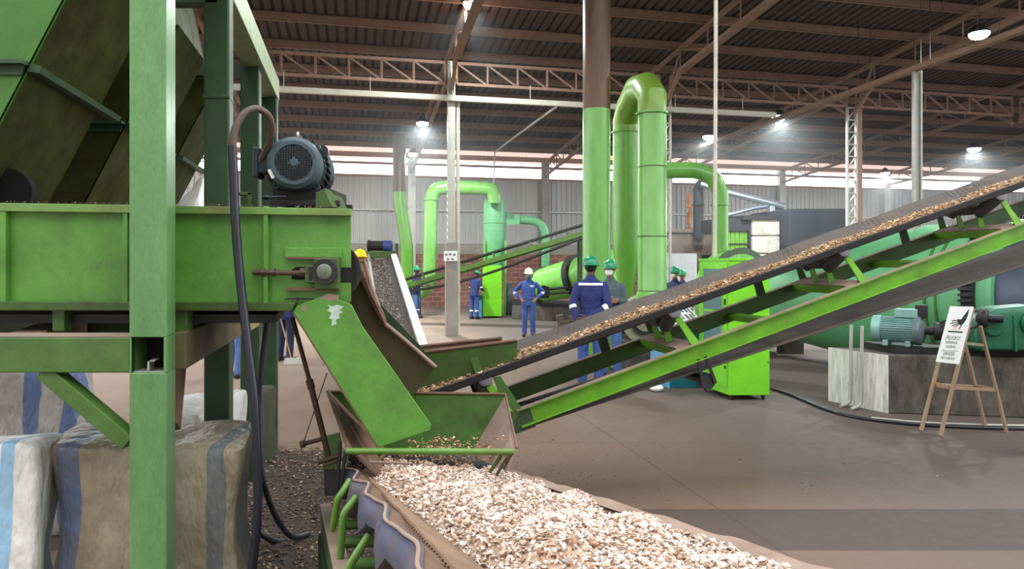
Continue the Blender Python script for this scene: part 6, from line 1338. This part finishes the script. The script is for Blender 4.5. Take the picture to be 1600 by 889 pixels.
FWD = {'L': {'el': (.24, -.06, 1.14), 'wr': (.17, -.30, 1.12), 'hd': (-.2, -1, .0), 'th': (-.3, 0, 1)}, 'R': {'el': (.24, -.06, 1.14), 'wr': (.17, -.30, 1.12), 'hd': (-.2, -1, .0), 'th': (-.3, 0, 1)}}
CROSS = {'L': {'el': (.23, -.04, 1.15), 'wr': (.0, -.2, 1.2), 'hd': (-1, -.1, .1), 'th': (0, 0, 1)}, 'R': {'el': (.23, -.04, 1.15), 'wr': (.02, -.18, 1.16), 'hd': (-1, -.1, .1), 'th': (0, 0, 1)}}
person(PZ(923, 0, 10.5), math.radians(172), 'person in navy coveralls with white bands, back turned, hands clasped behind, green helmet', 1.95, BEHIND, top='navy', low='blue_cloth', skin='skin_dark', bands=('elbow', 'shin', 'back'), vox=0.008, head=(math.radians(-14), 0.05))
person(PZ(953, 0, 11.25), math.radians(-18), 'person in grey green coat, white mask and green helmet facing the back-turned worker', 1.9, CROSS, top='dull_coat', low='jeans', mask='white', bands=(), vox=0.009)
person(PZ(826, 0, 17.6), math.radians(-4), 'person in blue coveralls and cream helmet standing with hands on hips', 1.71, HIPS, top='blue_cloth', low='blue_cloth', helmet='helmet_white', mask='grey', bands=('elbow', 'badge'), vox=0.009, head=(math.radians(10), 0.1))
person(PZ(651, 0, 23.3), math.radians(70), 'person in navy jacket and jeans with green helmet beside the far flue pipes', 1.73, FWD, top='navy', low='jeans', bands=('shin',), vox=0.012, skin='skin_dark')
person(PZ(741, 0, 23.0), math.radians(150), 'person in navy coveralls leaning over the small teal console far back', 1.62, FWD, lean=0.25, top='navy', low='blue_cloth', bands=('arm', 'shin'), vox=0.012, head=(0, 0.3))
person(PZ(1054, 0, 15.2), math.radians(-50), 'person in dark navy with white mask beside the grey panel and green pipe', 1.76, None, top='dark_navy', low='dark_navy', mask='white', bands=(), vox=0.011)
person(PZ(1066, 0, 16.6), math.radians(-20), 'person mostly hidden behind another worker, only a green helmet showing by the drum hood', 1.68, None, top='navy', low='navy', bands=(), vox=0.014)
person(PZ(447, 0, 13.2), math.radians(165), 'person whose navy trousers and boots show under the green trough', 1.74, FWD, top='navy', low='dark_navy', helmet='helmet_green', bands=(), vox=0.012, legs={'R': {'ankle': (.14, .1, .1), 'toe': (.16, -.06, .045), 'knee': (.11, .02, .49)}})
person(PZ(563, 0.3, 13.4), math.radians(60), 'person hidden behind the chute with a yellow helmet peeking beside the trough end', 1.79, None, top='navy', low='navy', helmet='helmet_yellow', bands=(), vox=0.014)
person(PZ(367, 0, 11.3), math.radians(150), 'person in pale blue jeans standing beyond the frame posts', 1.74, None, top='navy', low='jeans', bands=(), vox=0.012)
# push broom by the trousers under the trough
br_ = thing('push_broom', 'grey push broom with its head on the floor beside the boots under the trough', 'broom', G(462, 566))
mb = MB(); mb.cyl(P(455, 560, 12.9), P(431, 470, 13.0), 0.014, n=8); mb.build('handle', M['wood'], br_)
mb = MB(); a = G(455, 568); mb.loft([[a+Vector((-0.12, -0.09, 0)), a+Vector((0.28, -0.09, 0)), a+Vector((0.28, 0.09, 0)), a+Vector((-0.12, 0.09, 0))], [a+Vector((-0.1, -0.06, 0.1)), a+Vector((0.25, -0.06, 0.1)), a+Vector((0.25, 0.06, 0.1)), a+Vector((-0.1, 0.06, 0.1))]]); mb.build('head', M['galv'], br_, smooth=False)
# ------------------------------------------------------------------ dusty haze hanging under the roof towards the windows
mb = MB(); z0 = 2.3
mb.hexa([B(S0+0.3, -2.5, z0), B(S1-1, -2.5, z0), B(S1-1, 11.8, z0), B(S0+0.3, 11.8, z0)], [B(S0+0.3, -2.5, roof_z(-2.5)-0.3), B(S1-1, -2.5, roof_z(-2.5)-0.3), B(S1-1, 11.8, roof_z(11.8)-0.3), B(S0+0.3, 11.8, roof_z(11.8)-0.3)])
mh = bpy.data.materials.new('haze'); mh.use_nodes = True; nt = mh.node_tree; nt.nodes.remove(nt.nodes['Principled BSDF'])
vs_ = nt.nodes.new('ShaderNodeVolumeScatter'); vs_.inputs['Density'].default_value = 0.0075; vs_.inputs['Anisotropy'].default_value = 0.5; vs_.inputs['Color'].default_value = (0.9, 0.95, 1, 1)
nt.links.new(vs_.outputs[0], nt.nodes['Material Output'].inputs[1])
hz = mb.build('haze', mh, smooth=False); tag(hz, 'thin bluish dust haze hanging under the roof in front of the bright windows', 'haze', None, 'stuff')

c = PZ(558, 0, 13.4); mb = MB(); mb.span((c.x-0.45, 13.05, 0.24), (c.x+0.45, 13.8, 0.3))
for ax_ in (-0.4, 0.36):
    for ay_ in (13.08, 13.72): mb.span((c.x+ax_, ay_, 0), (c.x+ax_+0.05, ay_+0.05, 0.24))
tag(mb.build('step_platform', M['dark_green'], smooth=False), 'low green step platform under the person with the yellow helmet', 'platform')
